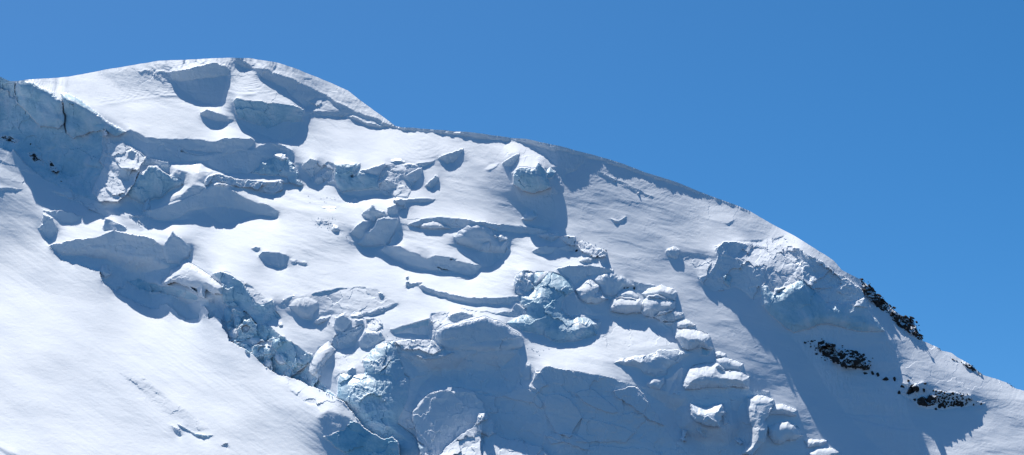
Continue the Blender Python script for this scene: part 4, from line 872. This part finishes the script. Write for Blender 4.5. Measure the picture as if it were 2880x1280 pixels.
# things cut from the ice
def solid(name, mk, thick, material, parent, proud=.12, smooth=False):
    """closed block: the visible face, a back face 'thick' metres behind, and walls between"""
    js, is_ = np.nonzero(mk)
    if len(js) == 0: return None
    j0, j1, i0, i1 = js.min(), js.max()+2, is_.min(), is_.max()+2
    q = mk[j0:j1-1, i0:i1-1]
    sub = (slice(j0, j1), slice(i0, i1))
    Pf = world(XX[sub], YS[sub], D[sub]-proud); Pb = world(XX[sub], YS[sub], D[sub]+thick)
    ny, nx = Pf.shape[:2]; id0 = np.arange(ny*nx).reshape(ny, nx); N = ny*nx
    f = quads_of(q, id0); bk = f[:, ::-1]+N
    w = []
    qp = np.pad(q, 1)
    j, i = np.nonzero(q)
    for dj, di, a, b in ((-1,0,(0,0),(0,1)), (1,0,(1,1),(1,0)), (0,-1,(1,0),(0,0)), (0,1,(0,1),(1,1))):
        e = ~qp[j+1+dj, i+1+di]
        va = id0[j[e]+a[0], i[e]+a[1]]; vb = id0[j[e]+b[0], i[e]+b[1]]
        w.append(np.stack([va, vb, vb+N, va+N], -1))
    Q = np.concatenate([f, bk]+w)
    V = np.concatenate([Pf.reshape(-1, 3), Pb.reshape(-1, 3)])
    used, inv = np.unique(Q.ravel(), return_inverse=True)
    V = V[used]
    return V, inv.reshape(Q.shape)
# quads belong to a thing when all four nodes do
def qall(M, k): 
    a = (M == k); return a[1:, 1:] & a[1:, :-1] & a[:-1, 1:] & a[:-1, :-1] & vq
def node_box(k):
    js, is_ = np.nonzero(ANY == k); return js.min(), js.max()+1, is_.min(), is_.max()+1
TQ = TID[1:, 1:]*(TID[1:, 1:] == TID[1:, :-1])*(TID[1:, 1:] == TID[:-1, 1:])*(TID[1:, 1:] == TID[:-1, :-1])
AQ = ANY[1:, 1:]*(ANY[1:, 1:] == ANY[1:, :-1])*(ANY[1:, 1:] == ANY[:-1, 1:])*(ANY[1:, 1:] == ANY[:-1, :-1])
for n_, (k, f) in enumerate(THINGS):
    t = n_+1; th = f['thing']
    face = (TQ == t) & vq; allq = (AQ == t) & vq; cap = allq & ~face
    if face.sum() < 4:
        print('THING EMPTY', th['label']); continue
    thick = th.get('thick', 9)
    has_cap = cap.sum() > 12 and face.sum() > 60 and th.get('parts', True)
    m = MATS[th.get('mat', 'firn')]
    if has_cap:
        V, Q = solid('x', face, thick, m, None)
        loc = V.mean(0); loc[2] = V[:, 2].min(); loc[1] = V[:, 1].mean()
        e = bpy.data.objects.new(th['name'], None); SC.objects.link(e); e.location = loc
        e.empty_display_size = 5
        tag(e, th['label'], th['cat'], th.get('group'))
        mesh_obj(th.get('part', 'ice_face'), V-loc, Q, [m], parent=e)
        cc = np.nonzero(cap.any(0))[0]
        for run in np.split(cc, np.nonzero(np.diff(cc) > 1)[0]+1):
            c1 = np.zeros_like(cap); c1[:, run] = cap[:, run]
            # keep the one connected strip that starts at the left end
            for i_ in range(run[0]+1, run[-1]+1):
                grow = c1[:, i_-1].copy()
                reach = grow & c1[:, i_]
                if not reach.any(): c1[:, i_:] = False; break
                jj = np.nonzero(reach)[0]; a_, b_ = jj.min(), jj.max()
                while a_ > 0 and c1[a_-1, i_]: a_ -= 1
                while b_ < c1.shape[0]-1 and c1[b_+1, i_]: b_ += 1
                keepc = np.zeros(c1.shape[0], bool); keepc[a_:b_+1] = c1[a_:b_+1, i_]; c1[:, i_] = keepc
            if c1.sum() < 12: continue
            V2, Q2 = solid('x', c1, thick, SNOW, None)
            mesh_obj('snow_cap', V2-loc, Q2, [SNOW], parent=e)

    else:
        V, Q = solid('x', allq if not th.get('nocap') else face, thick, m, None)
        loc = V.mean(0); loc[2] = V[:, 2].min()
        o = mesh_obj(th['name'], V, Q, [m], loc=loc); tag(o, th['label'], th['cat'], th.get('group'))

# ------------------------------------------------------------------ rocks
import bmesh
def surf(X, Y):
    i = np.clip(np.interp(X, xs, np.arange(NX)), 0, NX-2); j = np.clip(np.interp(Y, ys, np.arange(NY)), 0, NY-2)
    i0, j0 = int(round(i)), int(round(j))
    while not valid[j0, i0] and j0 < NY-1: j0 += 1
    return D[j0, i0]
def ico(sub):
    bm = bmesh.new(); bmesh.ops.create_icosphere(bm, subdivisions=sub, radius=1)
    v = np.array([q.co[:] for q in bm.verts]); f = np.array([[a.index for a in q.verts] for q in bm.faces]); bm.free(); return v, f
IV, IF = ico(2)
def boulder(seed, sx, sy, sz):
    r = np.random.RandomState(seed); v = IV.copy(); rad = np.ones(len(v))*1.0
    for _ in range(14):                   # chop flat facets
        n = r.normal(size=3); n /= np.linalg.norm(n); h = r.uniform(.5, .8)
        d = v@n; over = d > h; v[over] -= np.outer(d[over]-h, n)
    v += .08*np.sin(v*5+r.uniform(0, 6, 3))[:, [1,2,0]]; v += r.normal(size=v.shape)*.035
    return v*np.array([sx, sy, sz])
def rock(X, Y, rx, ry, seed, label, group, sink=.3, name='rock'):
    d = surf(X, Y); p = world(np.array(X), np.array(Y), np.array(d))
    m = d/F; r = np.random.RandomState(seed)
    if group and 'skyline' in group: rx, ry = rx*1.35, ry*.75
    v = boulder(seed, rx*m, (rx+ry)*.6*m, ry*m*1.05)
    a = r.uniform(-.3, .3)-(.5 if group and 'skyline' in group else .1); ca, sa = math.cos(a), math.sin(a)
    v = v@np.array([[ca,0,sa],[0,1,0],[-sa,0,ca]])
    p = p+np.array([0, (rx+ry)*.6*m*sink, 0])
    if SINK is not None:
        SINK.append(v+p); return
    o = mesh_obj(name, v, IF, [ROCK], loc=(0,0,0)); o.location = p
    tag(o, label, 'rock', group); return o
SINK = None
def fill(poly, n, rmin, rmax, seed, dark, label, group, grad=None):
    r = np.random.RandomState(seed); px = [p[0] for p in poly]; py = [p[1] for p in poly]; k = 0; tries = 0
    pts = []
    while k < n and tries < 20000:
        tries += 1
        x = r.uniform(min(px), max(px)); y = r.uniform(min(py), max(py))
        if not inside(poly, np.array([x]), np.array([y]))[0]: continue
        s = rmin+(rmax-rmin)*r.rand()**1.5
        if grad is not None: s *= grad(x, y)
        if any(math.hypot(x-a, (y-b)*1.2) < (s+c)*dark for a, b, c in pts): continue
        pts.append((x, y, s))
        rock(x, y, s*r.uniform(.8, 1.4), s*r.uniform(.6, 1.1), seed*1000+k, label, group, .1 if seed in (8, 9, 28) else .3); k += 1
    return k
GA = 'dark rocks of the outcrop under the great cyan cliff'
core = T('J','1800,450 1850,430 1960,470 2000,500 2150,530 2260,570 2320,650 2300,700 2150,700 2050,690 1980,650 1900,600 1830,560')
k1 = fill(core, 44, 4.5, 11, 3, .62, 'black rock in the dense outcrop on the shaded snow under the great cyan cliff', GA)
SINK = []
k2 = fill(_r1, 60, 2, 4.5, 4, .9, 'black rock in the dense outcrop on the shaded snow under the great cyan cliff', GA)
fill(T('O','1660,500 1760,500 1900,520 2030,530 2050,600 2000,650 1800,660 1700,640'), 60, 1.3, 2.6, 28, 1.0, '', '')
fill(_r3, 50, 1.4, 2.6, 32, .8, '', ''); fill(_r4, 40, 1.4, 2.6, 34, .8, '', '')
_all = SINK; SINK = None
o = mesh_obj('loose_stones', np.concatenate(_all), np.concatenate([IF+q*len(IV) for q in range(len(_all))]), [ROCK], loc=(0, 0, 0)); o.location = (0, 0, 0)
tag(o, 'scattered small dark stones between the bigger rocks of the outcrops', 'stones', kind='stuff')
ONE = [('J',1660,445,22,18,'pair-like outlier rock at the upper left tip of the dense outcrop'),('J',1725,432,26,16,'second outlier rock from the left tip of the dense outcrop'),('J',1715,485,14,12,'tiny rock just under the left tip of the dense outcrop'),('J',1830,410,12,9,'tiny rock above the dense outcrop'),
 ('J',1775,560,22,20,'small rock at the lower left of the dense outcrop'),('J',2340,600,10,6,'speck of rock right of the dense outcrop'),('O',985,325,40,16,'flat forked rock right below the dense outcrop'),('O',1052,322,22,34,'upright rock between the flat forked rock and the diamond rock'),('O',1108,340,24,30,'diamond-shaped rock on the shaded snow'),
 ('O',1185,385,42,30,'big split rock halfway along the line of rocks'),('O',1275,385,28,38,'tall rock at the edge of the cast shade'),('O',1320,520,18,34,'small rock with a white snow cap below the line of rocks'),('O',1350,455,34,30,'rounded rock left of the tall leaning rocks'),('O',1412,400,16,20,'small rock capped by blown snow'),
 ('O',1445,490,46,62,'tall leaning rock, largest in the lower right outcrop'),('O',1580,430,28,18,'rock crowning the lower right outcrop'),('O',1505,480,28,34,'ribbed rock beside the tall leaning one'),('O',1475,585,20,18,'isolated small rock under the tall leaning one'),
 ('O',1545,600,48,48,'bulky rounded rock at the base of the lower right outcrop'),('O',1630,590,38,60,'thick upright rock at the base of the lower right outcrop'),('O',1690,685,16,18,'dripping-shaped rock below the lower right outcrop'),('O',1740,640,40,34,'wide block right of the thick upright rock'),
 ('O',1570,490,22,30,'narrow rock below the crowning rock'),('O',2145,630,18,14,'last rock at the right tip of the lower outcrop'),('O',2070,635,16,12,'next to last rock at the right tip of the lower outcrop'),
 ('H',1510,380,24,18,'lone black rock poking out where the plain slope meets the icefall'),('H',1440,245,18,10,'thin dark rock on top of the cracked dark serac'),('H',1570,385,10,8,'small dark rock right of the lone black rock'),('H',1660,428,12,8,'dark rock at the bottom of the snowy rubble'),
 ('H',1985,748,12,14,'black pebble left of three beside the mounds'),('H',2020,752,18,12,'black pebble in the middle of three beside the mounds'),('H',2090,758,18,24,'black pebble right of three beside the mounds'),
 ('C',310,20,12,18,'small brown rock high on the left ice wall'),('C',620,395,20,10,'lowest brown rock on the left ice wall')]
for q, (t_, x, y, rx, ry, s_) in enumerate(ONE):
    ox, oy = TILES[t_]
    rock(ox+x/S_, oy+y/S_, rx/S_, ry/S_, 7000+q, s_, None, name='rock')
GB = 'small rocks studding the lower right outcrop'
fill(T('O','1660,500 1760,500 1900,520 2030,530 2050,600 2000,650 1800,660 1700,640'), 60, 2.6, 5.2, 8, .8, 'small dark rock in the peppered right half of the lower outcrop', GB)
fill(T('O','1700,600 1850,600 2000,620 1850,665 1720,670'), 14, 4, 7.5, 9, .7, 'small dark rock in the peppered right half of the lower outcrop', GB)
GC = 'rocks along the skyline below the right shoulder'
fill(_r3, 26, 3.5, 9, 12, .6, 'jagged brown rock on the upper skyline outcrop', GC)
fill(T('P','960,440 1060,500 1180,590 1280,650 1240,680 1100,590 1000,520'), 10, 3, 6, 13, .7, 'jagged brown rock on the upper skyline outcrop', GC)
fill(_r4, 26, 4, 11, 14, .6, 'jagged brown rock on the lower skyline outcrop', GC)
fill(T('O','1760,130 1880,190 2000,215 2080,240 2150,320 2130,345 2050,290 1950,240 1850,190'), 16, 2, 4.5, 15, .7, 'small rock on the lowest skyline edge at the far right', GC)
fill(T('O','1700,62 1750,80 1760,100 1700,80'), 3, 1.5, 3, 16, .8, 'small rock on the lowest skyline edge at the far right', GC)
fill(T('O','2300,365 2440,420 2510,475 2400,430'), 4, 1.2, 2.4, 17, .8, 'small rock on the lowest skyline edge at the far right', GC)

# crumbs of snow and ice around the broken ground
SINK = []
for q, (pl, n, r0, r1) in enumerate([(T('D','980,760 1150,740 1320,780 1330,880 1180,900 1020,860'), 40, 1, 2.4), (T('D','930,540 1260,540 1260,620 950,620'), 22, .9, 2), (T('C','1270,720 1450,700 1560,790 1560,880 1400,860'), 45, 1.2, 3.2),
    (_crumb, 150, 1.2, 4.2), (T('H','1480,280 1600,270 1820,360 1820,450 1650,450 1500,400'), 70, 1.2, 3.6), (T('M','930,330 1100,200 1250,220 1300,330 1150,420 1000,480'), 40, 1, 3),
    (T('C','1020,60 1150,40 1380,150 1300,480 1100,580 940,520'), 80, 1, 3.2), (T('D','1100,240 1230,250 1200,420 1000,420'), 30, 1, 3), (T('D','1720,240 2060,240 2000,470 1800,560 1680,500'), 60, 1, 3.2),
    (T('G','900,860 1250,860 1250,960 950,960'), 50, 1, 3), (T('X','1100,600 1700,680 1740,820 1300,780'), 60, 1, 2.8), (T('G','1500,900 1700,920 1700,1060 1520,1060'), 40, 1, 2.6),
    (T('D','1200,900 1400,930 1450,1020 1250,1020'), 25, 1, 2.2), (T('N','1560,780 2050,850 2060,1100 1500,1100'), 30, 1, 3), (T('J','1080,900 1300,940 1250,990 1100,960'), 30, .8, 2), (T('Q','1500,600 2000,720 2250,900 1900,900 1600,700'), 30, 1, 3)]):
    fill(pl, n, r0, r1, 60+q, .7, '', '')
o = mesh_obj('ice_debris', np.concatenate(SINK), np.concatenate([IF+q*len(IV) for q in range(len(SINK))]), [SNOW], loc=(0, 0, 0)); o.location = (0, 0, 0)
tag(o, 'countless small crumbs of snow and ice strewn over the broken parts of the icefall', 'ice debris', kind='stuff')
SINK = None


# ------------------------------------------------------------------ valley floor
s = 15000
yv = np.linspace(-6000, 24000, 31); xv = np.linspace(-s, s, 31)
gX, gY = np.meshgrid(xv, yv); gz = np.zeros_like(gX)
gi = np.arange(gX.size).reshape(gX.shape)
Q = np.stack([gi[:-1, :-1], gi[:-1, 1:], gi[1:, 1:], gi[1:, :-1]], -1).reshape(-1, 4)
o = mesh_obj('ground', np.stack([gX, gY, gz], -1).reshape(-1, 3), Q, [UNSEEN_DARK]); tag(o, kind='structure')  # unseen floor, kept dark to hold back upward bounce

# ------------------------------------------------------------------ camera, sun, sky
cam = bpy.data.cameras.new('camera'); co = bpy.data.objects.new('camera', cam); SC.objects.link(co)
co.location = (0, 0, CAMZ); co.rotation_euler = (math.pi/2+PITCH, 0, 0)
cam.sensor_width = 36; cam.sensor_fit = 'HORIZONTAL'; cam.lens = 18/math.tan(HFOV/2); cam.clip_end = 60000; cam.clip_start = 1
bpy.context.scene.camera = co
from mathutils import Vector
sun = bpy.data.lights.new('sun', 'SUN'); so = bpy.data.objects.new('sun', sun); SC.objects.link(so)
sun.energy = 4.2; sun.angle = math.radians(.5); sun.color = (1.0, .96, .90)
so.rotation_euler = Vector((-sw[0], -sw[1], -sw[2])).to_track_quat('-Z', 'Y').to_euler(); so.location = (0, 0, 900)
w = bpy.data.worlds.new('World'); bpy.context.scene.world = w; w.use_nodes = True
nt = w.node_tree; bg = nt.nodes['Background']
st = nt.nodes.new('ShaderNodeTexSky'); st.sky_type = 'NISHITA'; st.sun_disc = False
st.sun_elevation = SUN_E; st.sun_rotation = SUN_A
st.altitude = 3000; st.air_density = .68; st.dust_density = 6; st.ozone_density = 1.6
hs = nt.nodes.new('ShaderNodeHueSaturation'); hs.inputs['Saturation'].default_value = 1.42; hs.inputs['Hue'].default_value = .493
nt.links.new(st.outputs[0], hs.inputs['Color']); nt.links.new(hs.outputs[0], bg.inputs[0]); bg.inputs[1].default_value = .102
vs = bpy.context.scene.view_settings
vs.view_transform = 'Standard'; vs.look = 'None'; vs.gamma = 1; vs.use_curve_mapping = False; vs.exposure = .52
bpy.context.scene.cycles.max_bounces = 6; bpy.context.scene.cycles.diffuse_bounces = 4
